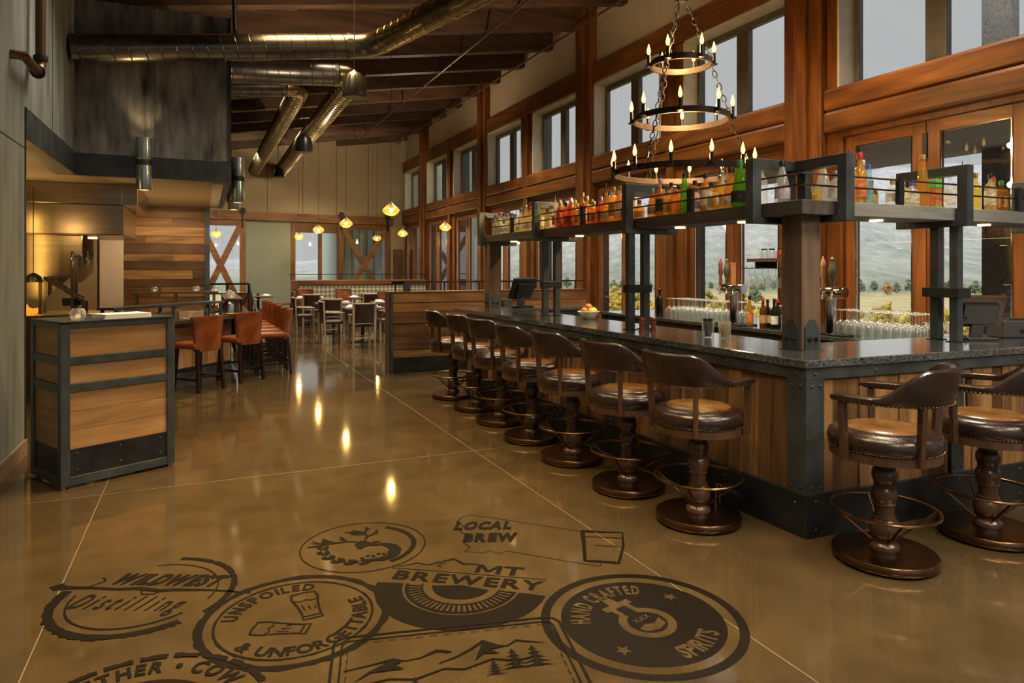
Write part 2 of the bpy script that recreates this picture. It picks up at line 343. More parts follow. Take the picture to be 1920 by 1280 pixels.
for i, yc in enumerate(YC):
    y0, y1 = yc + .31, (yc + 5.745 - .31 if i < 5 else 26.7)
    MB().box(W + .1, W + .4, y0, y1, 5.80, 7.25).build('plaster_panel', BEIGE, wr)
    MB().box(W - .02, W + .4, y0, y1, 5.40, 5.81).build('header_beam', TIM[1], wr, bev=.01)
    for z0, z1 in ((3.336, 3.61), (3.62, 3.90)):  # two squared logs with rounded edges
        MB().box(W - .05, W + .4, y0, y1, z0, z1).build('log_beam', TIM[1], wr, bev=.045)
wn = 0
for n, (a, b, o0, o1) in enumerate(HB):
    if o0 > 26: continue
    o1 = min(o1, 26.5); b2 = min(b, 26.6)
    for z0, z1 in ((0, 3.336), (3.90, 5.40)):
        if o0 - a > .02: zpost(a, o0, W + .04, W + .4, z0, z1, TIM[2], 'casing')
        if b2 - o1 > .02: zpost(o1, b2, W + .04, W + .4, z0, z1, TIM[2], 'casing')
    wn += 1
    # upper window: jamb, frame, mullion, two panes
    wi = sroot('window_%d' % wn)
    j = MB()
    j.box(W + .02, W + .36, o1 - .03, o1, 3.90, 5.40).box(W + .02, W + .36, o0, o0 + .03, 3.90, 5.40).box(W + .02, W + .36, o0, o1, 5.36, 5.40)
    j.build('jamb', CREAM, wi)
    fr = MB(); m = (o0 + o1) / 2 + .02; fx0, fx1 = W + .28, W + .37
    fr.box(fx0, fx1, o0 + .03, o0 + .10, 3.90, 5.36).box(fx0, fx1, o1 - .10, o1 - .03, 3.90, 5.36).box(fx0, fx1, o0 + .1, o1 - .1, 5.26, 5.36).box(fx0, fx1, o0 + .1, o1 - .1, 3.90, 3.96)
    fr.build('frame', BRFRAME, wi, bev=.008)
    MB().box(fx0 - .01, fx1, m - .13, m + .12, 3.96, 5.26).build('mullion', BRFRAME, wi, bev=.012)
    for q0, q1 in ((o0 + .1, m - .13), (m + .12, o1 - .1)):
        MB().box(W + .325, W + .331, q0, q1, 3.96, 5.26).build('pane', GLASSW, wi)
    # folding glass doors below
    dr = sroot('door_%d' % wn)
    MB().box(W + .05, W + .22, o0, o1, 3.27, 3.336).box(W + .05, W + .22, o0, o0 + .06, 0, 3.27).box(W + .05, W + .22, o1 - .06, o1, 0, 3.27).build('frame', TIM[2], dr)
    h = (o1 - o0) / 2
    for q in (0, 1):
        s0 = o0 + .065 + q * (h - .06); s1 = s0 + h - .07
        lf = MB().box(W + .09, W + .15, s0, s0 + .16, .02, 3.26).box(W + .09, W + .15, s1 - .16, s1, .02, 3.26).build('leaf_stile', DOORW[2], dr, bev=.004)
        MB().box(W + .09, W + .15, s0 + .16, s1 - .16, 3.12, 3.26).box(W + .09, W + .15, s0 + .16, s1 - .16, .02, .22).build('leaf_rail', DOORW[1], dr)
        MB().box(W + .117, W + .123, s0 + .16, s1 - .16, .22, 3.12).build('pane', GLASSW, dr)
        MB().box(W + .078, W + .092, s0 + .155, s0 + .17, .21, 3.13).box(W + .078, W + .092, s1 - .17, s1 - .155, .21, 3.13).box(W + .078, W + .092, s0 + .17, s1 - .17, 3.115, 3.13).build('glazing_bead', CHROME, dr)
    MB().box(W + .065, W + .09, o0 + h - .02, o0 + h + .03, 2.85, 3.13).build('hinge', BLACK, dr)

# ------------------------------------------------------------------ rear wall (slightly skewed)
def ry(x): return 26.7 - (W - x) * .1589
def rbox(mb, x0, x1, z0, z1, o0=0, o1=.25, zt=None):
    za, zc = (z1, z1) if zt is None else zt
    return mb.hexa([(x0, ry(x0) + o0, z0), (x1, ry(x1) + o0, z0), (x1, ry(x1) + o1, z0), (x0, ry(x0) + o1, z0), (x0, ry(x0) + o0, za), (x1, ry(x1) + o0, za), (x1, ry(x1) + o1, za), (x0, ry(x0) + o1, za)][:4] +
                   [(x0, ry(x0) + o0, za), (x1, ry(x1) + o0, zc), (x1, ry(x1) + o1, zc), (x0, ry(x0) + o1, za)])
wb = MB()
for x0, x1 in ((-4, .15), (1.37, 2.95), (6.65, W + .1)): rbox(wb, x0, x1, 0, 3.28)
for x0, x1 in ((.15, 1.37), (2.95, 6.65)): rbox(wb, x0, x1, 0, .12)
rbox(wb, -4, W + .1, 3.28, 0, zt=(zb(-4) + .45, zb(W) + .45))
wrear = struct(wb.build('wall_rear', BEIGE))
for x in (-.6, .9, 2.1, 3.35, 4.6, 5.85):  # panel joints
    rbox(MB(), x, x + .02, 3.62, zb(x) + .3, -.006, 0).build('panel_joint', DARKW[2], wrear)
struct(rbox(MB(), -4, 2.95, 0, .16, -.03, 0).build('baseboard_rear', DARKW[0]))
rbox(MB(), 1.30, 2.95, .16, 3.30, -.012, 0).build('sage_panel', SAGE, wrear)
rail = struct(rbox(MB(), .1, 6.85, 3.30, 3.60, -.10, 0).build('trim_1', BARN[0], bev=.01))
wi = sroot('window_40')
f = MB()
rbox(f, 2.93, 3.09, .12, 3.28, -.04, .2); rbox(f, 4.64, 4.74, .12, 3.28, -.04, .2); rbox(f, 3.09, 4.64, 2.93, 3.28, -.04, .2); rbox(f, 3.93, 4.06, .12, 2.93, -.03, .15)
f.build('frame', BARN[2], wi)
for a, b in ((3.09, 3.93), (4.06, 4.64)): rbox(MB(), a, b, .12, 2.93, .06, .066).build('pane', GLASSW, wi)
def barn_door(n, x0, x1):
    d = sroot('door_%d' % n); z0, z1 = .12, 3.28
    for nm, a, b, c, e in (('stile', x0, x0 + .19, z0, z1), ('stile', x1 - .19, x1, z0, z1)): rbox(MB(), a, b, c, e, -.09, -.03).build(nm, BARN[2], d)
    for c, e in ((z1 - .2, z1), (z0, z0 + .22)): rbox(MB(), x0 + .19, x1 - .19, c, e, -.09, -.03).build('rail', BARN[0], d)
    xa, xb, za, zc = x0 + .17, x1 - .17, z0 + .2, z1 - .18
    for p, q in (((xa, za), (xb, zc)), ((xa, zc), (xb, za))):
        o = .0 if p[1] == za else .012
        MB().bar((p[0], ry(p[0]) - .075 - o, p[1]), (q[0], ry(q[0]) - .075 - o, q[1]), .05, .2, (0, 0, 1)).build('cross_brace', BARN[0], d)
    rbox(MB(), x0 + .19, x1 - .19, z0 + .22, z1 - .2, -.045, -.04).build('pane', GLASSW, d)
    for x in (x0 + .1, x1 - .1):
        h = rbox(MB(), x - .035, x + .035, 3.05, 3.62, -.13, -.1).build('hanger_strap', IRON, d)
        M = Matrix.Translation((x, ry(x) - .13, 3.62)) @ Matrix.Rotation(PI / 2, 4, 'X')
        t = MB().lathe([(.11, 0), (.11, .03)], 14); MB().add([M @ Vector(p) for p in t.v], t.f).build('wheel', IRON, h)
barn_door(41, -.25, 1.37); barn_door(42, 4.68, 6.72)
# narrow dark panel and beam at the far right corner
tag(rbox(MB(), 6.88, 7.22, 0, 2.35, -.2, -.02).build('wall_cabinet', BARN[2], bev=.01), 'tall narrow dark wooden cabinet in the far right corner beside the crossed sliding door', 'cabinet')

# ------------------------------------------------------------------ closing walls (left and behind the camera)
WL = -1.41
wl = struct(MB().box(WL - .25, WL, -6, 7.17, 0, 5.6).build('wall_left', PLASTER))
MB().box(WL - .2, WL, 7.17, 9.67, 3.02, 5.6).build('header_panel', PLASTER, wl)
MB().box(WL - .21, WL + .012, 7.17, 9.67, 2.745, 3.02).build('steel_band', STEEL, wl, bev=.004)
MB().box(WL - .26, WL + .006, 7.15, 7.19, 0, 3.02).build('corner_trim', STEELD, wl)
MB().box(WL - .2, WL + .003, 8.35, 8.357, 3.02, 5.5).build('panel_seam', STEELD, wl)
MB().box(WL - .1, WL + .003, -6, 7.15, 2.66, 2.667).build('panel_seam', STEELD, wl)
struct(MB().box(WL, WL + .02, -6, 7.17, 0, .13).build('baseboard_left', plain('tan_baseboard', (.17, .12, .08), .5)))
struct(MB().box(-4.25, -4, 6.9, 26, 0, 6).box(-4.25, WL - .25, 6.9, 7.0, 0, 6).build('wall_far_left', BEIGE))
wk = struct(MB().box(-5, -1.0, -6.2, -6, 0, 7.3).box(7.0, 7.6, -6.2, -6, 0, 7.3).box(-1.0, 7.0, -6.2, -6, 5.2, 7.3).build('wall_back', BEIGE))
wi = sroot('window_50')  # unseen glazing added so sky light reaches the foreground from behind
for q in range(5): MB().box(-1.0 + 2.0 * q - .07, -1.0 + 2.0 * q + .07, -6.15, -6.03, 0, 5.2).build('frame', TIM[2], wi)
for q in range(4): MB().box(-.93 + 2.0 * q, .93 + 2.0 * q, -6.1, -6.09, 0, 5.2).build('pane', GLASSW, wi)
# kitchen bulkhead
kb = sroot('wall_kitchen')
KX = .338
for a, b in ((WL, -.55), (-.545, .30)):
    MB().box(a, b, 9.67, 9.75, 3.01, 4.88).build('steel_panel', BULK, kb)
MB().box(WL, KX, 9.655, 9.75, 2.74, 3.01).build('steel_band', STEELD, kb, bev=.004)
MB().box(.30, KX, 9.65, 9.76, 3.01, 4.88).build('corner_trim', STEELD, kb)
MB().box(KX - .06, KX, 9.76, 14.0, 3.01, 4.88).build('side_panel', BULK, kb)
MB().box(KX - .07, KX + .008, 9.76, 14.0, 2.74, 3.01).build('side_band', STEELD, kb)
MB().box(WL - 2.6, KX - .07, 9.76, 14.0, 2.75, 2.80).box(-4, WL - .2, 7.0, 9.76, 2.75, 2.80).build('soffit', BEIGE, kb)
MB().box(.12, .26, 9.95, 13.6, 2.735, 2.75).build('soffit_panel', CREAM, kb)
kw = struct(MB().box(-4, .05, 14.05, 14.2, 0, 2.75).build('wall_kitchen_rear', BEIGE))
z = .0; k = 0
while z < 2.7:
    hgt = [.16, .13, .19, .14, .17][k % 5]; z1 = min(z + hgt, 2.745)
    xs = [-1.29] + ([-.55 + .4 * math.sin(k * 2.3)] if k % 2 else []) + [.04]
    for a, b in zip(xs[:-1], xs[1:]):
        MB().box(a + .003, b - .003, 14.02 - .008 * (k % 3), 14.05, z + .006, z1).build('plank', RECLV[[0, 3, 1, 2, 3, 0, 1, 3, 2, 0, 1][(k * 3 + (a > -1)) % 11]], kw)
    z = z1; k += 1
MB().box(.04, .12, 13.97, 14.2, 0, 2.75).build('steel_corner', STEEL, kw)
MB().box(-1.66, -1.29, 14.0, 14.05, 0, 2.2).build('white_panel', WHITEP, kw)

# ------------------------------------------------------------------ outside: deck, roof, posts, wing, valley
struct(MB().box(W + .4, 13, -8, 27, -.4, -.05).build('patio_floor', STONE))
pr = struct(MB().hexa([(W + .4, -8, 3.46), (11, -8, 3.40), (11, 14.5, 3.40), (W + .4, 14.5, 3.46), (W + .4, -8, 3.7), (11, -8, 3.6), (11, 14.5, 3.6), (W + .4, 14.5, 3.7)]).build('patio_roof', ROOFM))
for y in (3.6, 9.53, 15.27, 21.05):
    MB().box(W + .4, W + .68, y - .08, y + .08, 0, 6).build('outer_fin', TEAL, wr)
tag(MB().box(10.72, 10.92, 6.05, 6.47, -.05, 8).build('patio_post', STONE, bev=.01), 'tall grey patio post standing outside beyond the folding glass doors', 'post')
tag(MB().box(10.72, 10.92, .3, .72, -.05, 8).build('patio_post', STONE, bev=.01), 'grey patio post outside near the right edge of the view', 'post')
wg = thing('side_building', 'pale boarded wing of the building seen through the far windows', 'building', (0, 0, 0))
x = 5.2
while x < 11.6:
    MB().box(x, x + .28, 29.05, 29.12, -.2, 8.5).build('siding_board', SEAFOAM, wg); MB().box(x + .25, x + .31, 29.0, 29.05, -.2, 8.5).build('batten', CREAM, wg); x += .31
MB().box(5.2, 11.65, 29.12, 34, -.2, 8.5).build('wall', SEAFOAM, wg)
d_ = MB().box(9.1, 10.1, 28.95, 29.03, 0, 2.3).build('door', BRFRAME, wg)
MB().box(7.4, 8.4, 28.96, 29.02, 1.0, 2.4).build('window', BRFRAME, wg)

def terrain():
    vs = []; fs = []; NA, NR = 90, 70
    for i in range(NR):
        r = 15 * (3800 / 15) ** (i / (NR - 1))
        for j in range(NA):
            a = math.radians(-8 + 105 * j / (NA - 1)); X, Y = r * math.sin(a), r * math.cos(a)
            h = -.5 - 14 * min(1, max(0, (r - 18) / 170)) ** .8
            n = noise.fractal(Vector((X / 90, Y / 90, 0)), 1, 2, 4)
            h += n * .5 * min(1, r / 200)
            az = math.degrees(a)
            top = .008 + .10 * min(1, max(0, (az - 8) / 23))
            if r > 560:
                t = min(1, (r - 560) / 2400); t = t * t * (3 - 2 * t)
                h += t * (3000 * top + 15) + noise.fractal(Vector((X / 420, Y / 420, 3)), 1, 2, 5) * 60 * t * (.3 + .7 * min(1, max(0, (az - 8) / 15)))
            vs.append((X, Y, h))
    for i in range(NR - 1):
        for j in range(NA - 1):
            q = i * NA + j; fs.append((q, q + NA, q + NA + 1, q + 1))
    m, nt, out = newmat('valley_ground'); L = nt.links
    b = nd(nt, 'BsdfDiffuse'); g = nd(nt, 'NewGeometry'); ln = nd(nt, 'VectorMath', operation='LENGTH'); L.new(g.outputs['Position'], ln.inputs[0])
    nA = nd(nt, 'TexNoise', Scale=.009, Detail=12, Roughness=.78); nB = nd(nt, 'TexNoise', Scale=.06, Detail=8, Roughness=.75)
    mp0 = nd(nt, 'Mapping', Rotation=(0, 0, math.radians(38))); L.new(g.outputs['Position'], mp0.inputs['Vector']); mpA = nd(nt, 'Mapping', Scale=(1, .2, 1.0)); L.new(mp0.outputs['Vector'], mpA.inputs['Vector'])
    L.new(mpA.outputs['Vector'], nA.inputs['Vector']); L.new(mpA.outputs['Vector'], nB.inputs['Vector'])
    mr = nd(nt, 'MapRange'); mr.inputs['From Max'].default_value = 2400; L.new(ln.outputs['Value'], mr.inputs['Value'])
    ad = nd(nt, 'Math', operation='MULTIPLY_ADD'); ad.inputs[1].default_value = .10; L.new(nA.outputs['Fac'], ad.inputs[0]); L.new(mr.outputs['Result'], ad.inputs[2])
    c1 = ramp(nt, ad.outputs[0], [(.05, (.36, .29, .09)), (.10, (.46, .38, .16)), (.17, (.66, .55, .31)), (.235, (.58, .50, .29)), (.28, (.30, .33, .24)), (.36, (.36, .39, .33)), (.52, (.47, .49, .46)), (.8, (.53, .54, .55)), (1.0, (.58, .59, .62))])  # ramp by distance: far blue greys are haze painted into the colour
    cr = ramp(nt, nA.outputs['Fac'], [(.35, (.62, .64, .68)), (.5, (.95, .95, .95)), (.62, (1.25, 1.2, 1.1))])
    cr2 = ramp(nt, nB.outputs['Fac'], [(.35, (.6, .62, .62)), (.65, (1.3, 1.28, 1.25))])
    mx = nd(nt, 'Mix', data_type='RGBA', blend_type='MULTIPLY'); mx.inputs[0].default_value = .5; L.new(c1, mx.inputs[6]); L.new(cr, mx.inputs[7])
    mx2 = nd(nt, 'Mix', data_type='RGBA', blend_type='MULTIPLY'); mx2.inputs[0].default_value = .7; L.new(mx.outputs[2], mx2.inputs[6]); L.new(cr2, mx2.inputs[7])
    L.new(mx2.outputs[2], b.inputs['Color']); L.new(b.outputs[0], out.inputs['Surface'])
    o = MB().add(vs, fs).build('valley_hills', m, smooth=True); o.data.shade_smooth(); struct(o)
    return vs, NA, NR
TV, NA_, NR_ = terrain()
def gz(r, az):
    i = min(NR_ - 1, max(0, math.log(r / 15) / math.log(3800 / 15) * (NR_ - 1))); j = min(NA_ - 1, max(0, (az + 8) / 105 * (NA_ - 1)))
    return TV[round(i) * NA_ + round(j)][2]
LOBE = [(-.30, .05, .28), (.28, -.06, .32), (.0, .1, .56), (-.12, -.2, .42), (.16, .18, .45), (.05, -.05, .76), (-.2, .12, .58)]
def crown(seed, n=150):
    m = MB(); rr = random.Random(seed)
    for k in range(n):
        lb = LOBE[k % 7]; th, ph = rr.uniform(0, 6.28), rr.uniform(-1, 1); q_ = rr.uniform(.3, 1) * math.sqrt(1 - ph * ph)
        c = Vector((lb[0] + .19 * q_ * math.cos(th), lb[1] + .19 * q_ * math.sin(th), lb[2] + .19 * ph)); r = rr.uniform(.035, .085)
        t = MB().ball(c, r, 7, 5); vs = []
        for p in t.v:
            p = Vector(p); d = (p - c); vs.append(c + d * (1 + .45 * noise.noise(p * 6 + Vector((seed, 0, k)))))
        m.add(vs, t.f)
    return m
TREEM = {'yellow': plain('autumn_leaves', (.50, .36, .06), .9, 0, .5, 5, objvar=.25), 'orange': plain('rusty_leaves', (.42, .26, .12), .9, 0, .4, 5, objvar=.2), 'green': plain('grey_green_leaves', (.17, .22, .14), .9, 0, .4, 5, objvar=.25)}
BARK = plain('bark', (.09, .07, .05), .9)
PROT = {}
LAB = {'yellow': 'yellow autumn tree growing in the valley outside the windows', 'orange': 'rusty orange tree in the far tree line across the field', 'green': 'grey green tree in the valley beyond the field'}
def tree(kind, az, r, hgt):
    X, Y = r * math.sin(math.radians(az)), r * math.cos(math.radians(az)); p = (X, Y, gz(r, az) - .3)
    if kind not in PROT:
        t = thing('valley_tree', LAB[kind], 'tree', p, 0, kind + ' trees in the valley')
        crown({"yellow": 4, "orange": 6, "green": 9}[kind]).build('crown', TREEM[kind], t); MB().lathe([(.035, 0), (.022, .4)], 6).build('trunk', BARK, t)
        t.scale = (hgt, hgt, hgt); PROT[kind] = t
    else:
        dup(PROT[kind], p, R.uniform(0, 6), None, (hgt * R.uniform(.8, 1.2), hgt * R.uniform(.8, 1.2), hgt))
for az, r in [(26.0, 190), (28.4, 150), (30.4, 215), (31.7, 140), (33.2, 235), (34.6, 160), (36.0, 220), (37.6, 170), (39.4, 240), (40.8, 150), (42.6, 200), (44.6, 170), (47.0, 230), (50.0, 140), (53.0, 190), (55.6, 120), (58.2, 180), (61.0, 130), (9, 190), (11, 240), (7, 210), (5, 260), (13, 200)]:
    tree('yellow', az, r, R.uniform(6, 11))
for k in range(52):
    az = 25 + k * .78 + R.uniform(-.1, .1); tree('green' if k % 3 else 'orange', az, 460 + 45 * (k % 3), R.uniform(5, 10))
for az, r in [(47.5, 120), (37.5, 260), (44, 330), (10, 420), (6, 430), (13, 450)]: tree('green', az, r, 8)
# ------------------------------------------------------------------ floor emblems (stained into the concrete)
def glyphs(chars, offset=0.0, shear=0.0):
    obs = {}
    for ch in chars:
        cu = bpy.data.curves.new('g', 'FONT'); cu.body = ch; cu.size = 1; cu.offset = offset; cu.shear = shear; cu.resolution_u = 3; cu.fill_mode = 'FRONT'
        o = bpy.data.objects.new('g', cu); C.objects.link(o); obs[ch] = o
    dg = bpy.context.evaluated_depsgraph_get(); dg.update(); out = {}
    for ch, o in obs.items():
        me = o.evaluated_get(dg).to_mesh()
        vs = [(v.co.x, v.co.y) for v in me.vertices]; fs = [tuple(p.vertices) for p in me.polygons]
        o.evaluated_get(dg).to_mesh_clear()
        w_ = (max(v[0] for v in vs) if vs else .3); out[ch] = (vs, fs, w_)
    for o in obs.values():
        cu = o.data; bpy.data.objects.remove(o); bpy.data.curves.remove(cu)
    return out
BOLD = glyphs(set('WILDWESTUNSPOILED&UNFORGETTABLELOCALBREWMTBREWERYHANDCRAFTEDSPIRITSGETHER\u2022COWX'), .034)
HEAVY = glyphs(set('WILDWESTLOCALBREW'), .06)
BOLD['M'] = ([(0, 0), (.15, 0), (.15, .46), (.33, .12), (.47, .12), (.65, .46), (.65, 0), (.80, 0), (.80, .70), (.62, .70), (.40, .27), (.18, .70), (0, .70)], [tuple(range(13))], .80)
WIDE = BOLD
SCRIPT = glyphs(set('Distilling'), .012, .45)
def text(mb, s, size, x0, y0, ang, G=BOLD, length=None, sx=1.0, shear=0, z=0, gap=.07, arc=None):
    """straight line at (x0,y0) heading ang, or along an arc=(cx,cy,r,a_mid,inward)"""
    adv = [(G[c][2] if c != ' ' else .32) + gap for c in s]; tot = sum(adv) * size * sx
    if length: f = length / tot; sx *= f; tot = length
    pos = 0
    for c, a in zip(s, adv):
        wd = a * size * sx
        if c != ' ':
            vs, fs, gw = G[c]
            if arc:
                cx, cy, r, am, inw = arc; th = (pos + wd / 2 - tot / 2) / r
                q = am - th if not inw else am + th
                px, py = cx + r * math.cos(q), cy + r * math.sin(q); h = q - PI / 2 if not inw else q + PI / 2
                ox = -gw * size * sx / 2
            else: px, py, h, ox = x0 + math.cos(ang) * pos, y0 + math.sin(ang) * pos, ang, 0
            ch, sh = math.cos(h), math.sin(h)
            P = []
            for u, v in vs:
                u2 = u * size * sx + ox + v * size * shear; v2 = v * size
                P.append((px + ch * u2 - sh * v2, py + sh * u2 + ch * v2, z))
            mb.add(P, fs)
        pos += wd
    return mb
def band(mb, r0, r1, a0=0, a1=2 * PI, n=64, z=0, c=(0, 0), rag=0, sd=0):
    rr = random.Random(sd); vs = []; z = z + 2e-5 * (len(mb.f) % 40)
    for k in range(n + 1):
        a = a0 + (a1 - a0) * k / n; g = rag * rr.uniform(-1, 1)
        vs += [(c[0] + (r0 - g * .3) * math.cos(a), c[1] + (r0 - g * .3) * math.sin(a), z), (c[0] + (r1 + g) * math.cos(a), c[1] + (r1 + g) * math.sin(a), z)]
    return mb.add(vs, [(2 * k, 2 * k + 1, 2 * k + 3, 2 * k + 2) for k in range(n)])
def stroke(mb, pts, w, z=0, taper=False):
    n = len(pts); vs = []; z = z + 2e-5 * (len(mb.f) % 40)
    for i, p in enumerate(pts):
        a = Vector(pts[max(0, i - 1)]); b = Vector(pts[min(n - 1, i + 1)]); d = (b - a).normalized()
        q = w[i] if isinstance(w, (list, tuple)) else w * (1 - abs(2 * i / (n - 1) - 1) * .8 if taper else 1)
        vs += [(p[0] - d.y * q / 2, p[1] + d.x * q / 2, z), (p[0] + d.y * q / 2, p[1] - d.x * q / 2, z)]
    return mb.add(vs, [(2 * k, 2 * k + 1, 2 * k + 3, 2 * k + 2) for k in range(n - 1)])
def leaf(mb, x, y, a, l, w):
    ca, sa = math.cos(a), math.sin(a)
    P = [(0, 0), (.3, .42), (.65, .42), (1, 0), (.65, -.42), (.3, -.42)]
    return mb.flat([(x + ca * u * l - sa * v * w, y + sa * u * l + ca * v * w) for u, v in P])
NE = [0]
def emblem(label, c, deg): NE[0] += 1; return thing('floor_emblem', label, 'floor emblem', (c[0], c[1], .001 + .0004 * NE[0]), math.radians(deg))
def part(t, n, mb, m=INK, dz=0): o = mb.build(n, m, t); o.location.z = dz; return o
FL = FLOORM
# HAND CRAFTED SPIRITS
t = emblem('largest dark round floor emblem with a flask and two stars', (1.845, 2.615), 14)
part(t, 'outer_ring', band(MB(), .425, .468)); m = MB(); m.flat([(.375 * math.cos(2 * PI * k / 64), .375 * math.sin(2 * PI * k / 64)) for k in range(64)]); part(t, 'disc', m)
m = MB(); text(m, 'HAND CRAFTED', .125, 0, 0, 0, length=.46, arc=(0, 0, .245, math.radians(97), False)); part(t, 'lettering', m, FL, .0007); m = MB(); text(m, 'SPIRITS', .125, 0, 0, 0, length=.30, arc=(0, 0, .335, math.radians(-82), True)); part(t, 'lettering', m, FL, .0007)
m = MB(); band(m, .092, .132, math.radians(108), math.radians(432), 32, c=(0, -.03)); m.flat([(-.05, .07), (.05, .07), (.05, .12), (-.05, .12)]) if 0 else None
m.flat([(-.06, .085), (-.03, .085), (-.03, .17), (-.06, .17)]); m.flat([(.03, .085), (.06, .085), (.06, .17), (.03, .17)]); m.flat([(-.085, .14), (.085, .14), (.085, .18), (-.085, .18)]); m.flat([(-.03, .18), (.03, .18), (.022, .235), (-.022, .235)])
m.flat([(-.075, -.05), (-.03, -.035), (.02, -.055), (.075, -.03), (.06, -.085), (0, -.105), (-.06, -.085)]); text(m, 'XXX', .04, -.045, -.005, 0)
for sx, sy in ((-.26, -.12), (.27, .06)):
    m.flat([(sx + (.042 if k % 2 == 0 else .017) * math.sin(2 * PI * k / 10), sy + (.042 if k % 2 == 0 else .017) * math.cos(2 * PI * k / 10)) for k in range(10)])
part(t, 'flask_and_stars', m, FL, .0007)
# MT BREWERY
t = emblem('floor emblem with a mountain line above a dark striped half disc', (1.204, 3.279), -34.2)
m = MB(); band(m, .30, .437, PI * 1.03, PI * 1.97, 48); band(m, .268, .288, PI * 1.03, PI * 1.97, 40); band(m, .195, .205, PI * 1.03, PI * 1.97, 40); band(m, .0, .15, PI * 1.06, PI * 1.94, 24)
for k in range(27): a = PI * 1.05 + PI * .9 * k / 26; band(m, .205, .268, a, a + .055, 2)
part(t, 'striped_half_disc', m)
m = MB(); text(m, 'BREWERY', .14, -.385, .012, 0, length=.81); part(t, 'lettering', m); m = MB(); text(m, 'MT', .14, .03, .155, 0, length=.27); part(t, 'lettering', m)
m = MB(); stroke(m, [(-.42, .135), (.42, .135)], .006); stroke(m, [(-.40, .15), (-.30, .215), (-.24, .20), (-.12, .30), (-.05, .245), (.02, .255), (.06, .235)], [.004, .014, .012, .02, .018, .012, .004]); stroke(m, [(-.15, .245), (-.19, .2), (-.16, .19)], .007); part(t, 'mountain_line', m)
# UNSPOILED & UNFORGETTABLE
t = emblem('round ringed floor emblem with two sketched beer glasses', (.392, 3.302), 17)
m = MB(); band(m, .395, .43, 0, 2 * PI, 90, rag=.007, sd=2); band(m, .345, .357, 0, 2 * PI, 64, rag=.003, sd=4); part(t, 'ring', m)
m = MB(); text(m, 'UNSPOILED', .095, 0, 0, 0, length=.47, arc=(0, 0, .262, math.radians(98), False)); part(t, 'lettering', m); m = MB(); text(m, '& UNFORGETTABLE', .095, 0, 0, 0, length=.92, arc=(0, 0, .325, math.radians(-84), True)); part(t, 'lettering', m)
m = MB()
def pint(m, cx, cy, a, s):
    ca, sa = math.cos(a), math.sin(a); T = lambda u, v: (cx + s * (ca * u - sa * v), cy + s * (sa * u + ca * v))
    stroke(m, [T(-.42, 1), (T(-.46, .6)), T(-.36, .1), T(-.3, -.6), T(-.34, -.95), T(.34, -.95), T(.3, -.6), T(.36, .1), T(.46, .6), T(.42, 1), T(.0, 1.05), T(-.42, 1)], .011)
    stroke(m, [T(-.4, .5), T(-.2, .38), T(0, .48), T(.2, .36), T(.42, .46)], .007); stroke(m, [T(-.33, -.75), T(.33, -.75)], .009)
    for q in range(3): stroke(m, [T(-.2 + .2 * q, .1 - .1 * q), T(-.16 + .2 * q, -.3)], .005)
pint(m, -.09, -.06, math.radians(48), .125); pint(m, .09, .06, math.radians(-14), .135); part(t, 'beer_glasses', m)
# WILDWEST Distilling
t = emblem('floor emblem with a rifle across a broken ring, leftmost of all', (-.265, 3.838), -27)
m = MB(); band(m, .40, .43, math.radians(-22), math.radians(95), 50, rag=.005, sd=3); band(m, .375, .42, math.radians(178), math.radians(322), 60, rag=.008, sd=5); band(m, .335, .342, math.radians(-5), math.radians(110), 40); band(m, .325, .335, math.radians(185), math.radians(330), 40); part(t, 'broken_ring', m)
m = MB(); text(m, 'WILDWEST', .16, -.245, .105, 0, G=HEAVY, length=.56, shear=.28); part(t, 'lettering', m)
m = MB(); text(m, 'Distilling', .20, -.30, -.155, 0, G=SCRIPT, length=.56); part(t, 'script_lettering', m)
m = MB(); stroke(m, [(-.50, .075), (-.47, .045), (-.40, .05), (-.30, .055), (-.18, .045), (-.06, .06), (.05, .04), (.14, .055), (.30, .06), (.52, .04)], [.07, .06, .03, .022, .024, .034, .028, .026, .018, .014]); stroke(m, [(-.04, .045), (-.01, .0), (.05, .005), (.06, .035)], .009); stroke(m, [(-.33, .06), (-.28, .13), (-.32, .17)], .009)
part(t, 'rifle', m)
# deer
t = emblem('round emblem with a stag head and laurel branch on the floor, farthest back', (.855, 3.985), -12)
m = MB(); band(m, .352, .359); part(t, 'ring', m)
m = MB(); band(m, .275, .305, math.radians(-60), math.radians(62), 30, rag=0); band(m, .235, .241, math.radians(150), math.radians(300), 30)
for k in range(7):
    a = math.radians(150 + 19 * k)
    for rr_, da in ((.262, .5), (.205, -.5)): leaf(m, rr_ * math.cos(a), rr_ * math.sin(a), a + PI / 2 + da * .6 + .2, .072, .036)
for k in range(6): leaf(m, -.02 + .03 * k, -.17 + .008 * k, .5 if k % 2 else -.6, .03, .02)
part(t, 'laurel', m)
m = MB()
m.flat([(-.035, .02), (-.03, .05), (0, .07), (.03, .055), (.05, .03), (.085, .012), (.095, -.005), (.08, -.012), (.045, -.005), (.02, -.01), (.0, -.035), (-.02, -.03)])
m.flat([(.045, .045), (.075, .05), (.10, .035), (.07, .03)])
m.flat([(.085, .02), (.13, .015), (.175, -.02), (.195, -.075), (.185, -.13), (.15, -.175), (.10, -.195), (.05, -.185), (.035, -.165), (.08, -.16), (.12, -.135), (.135, -.09), (.125, -.04), (.10, -.01)])
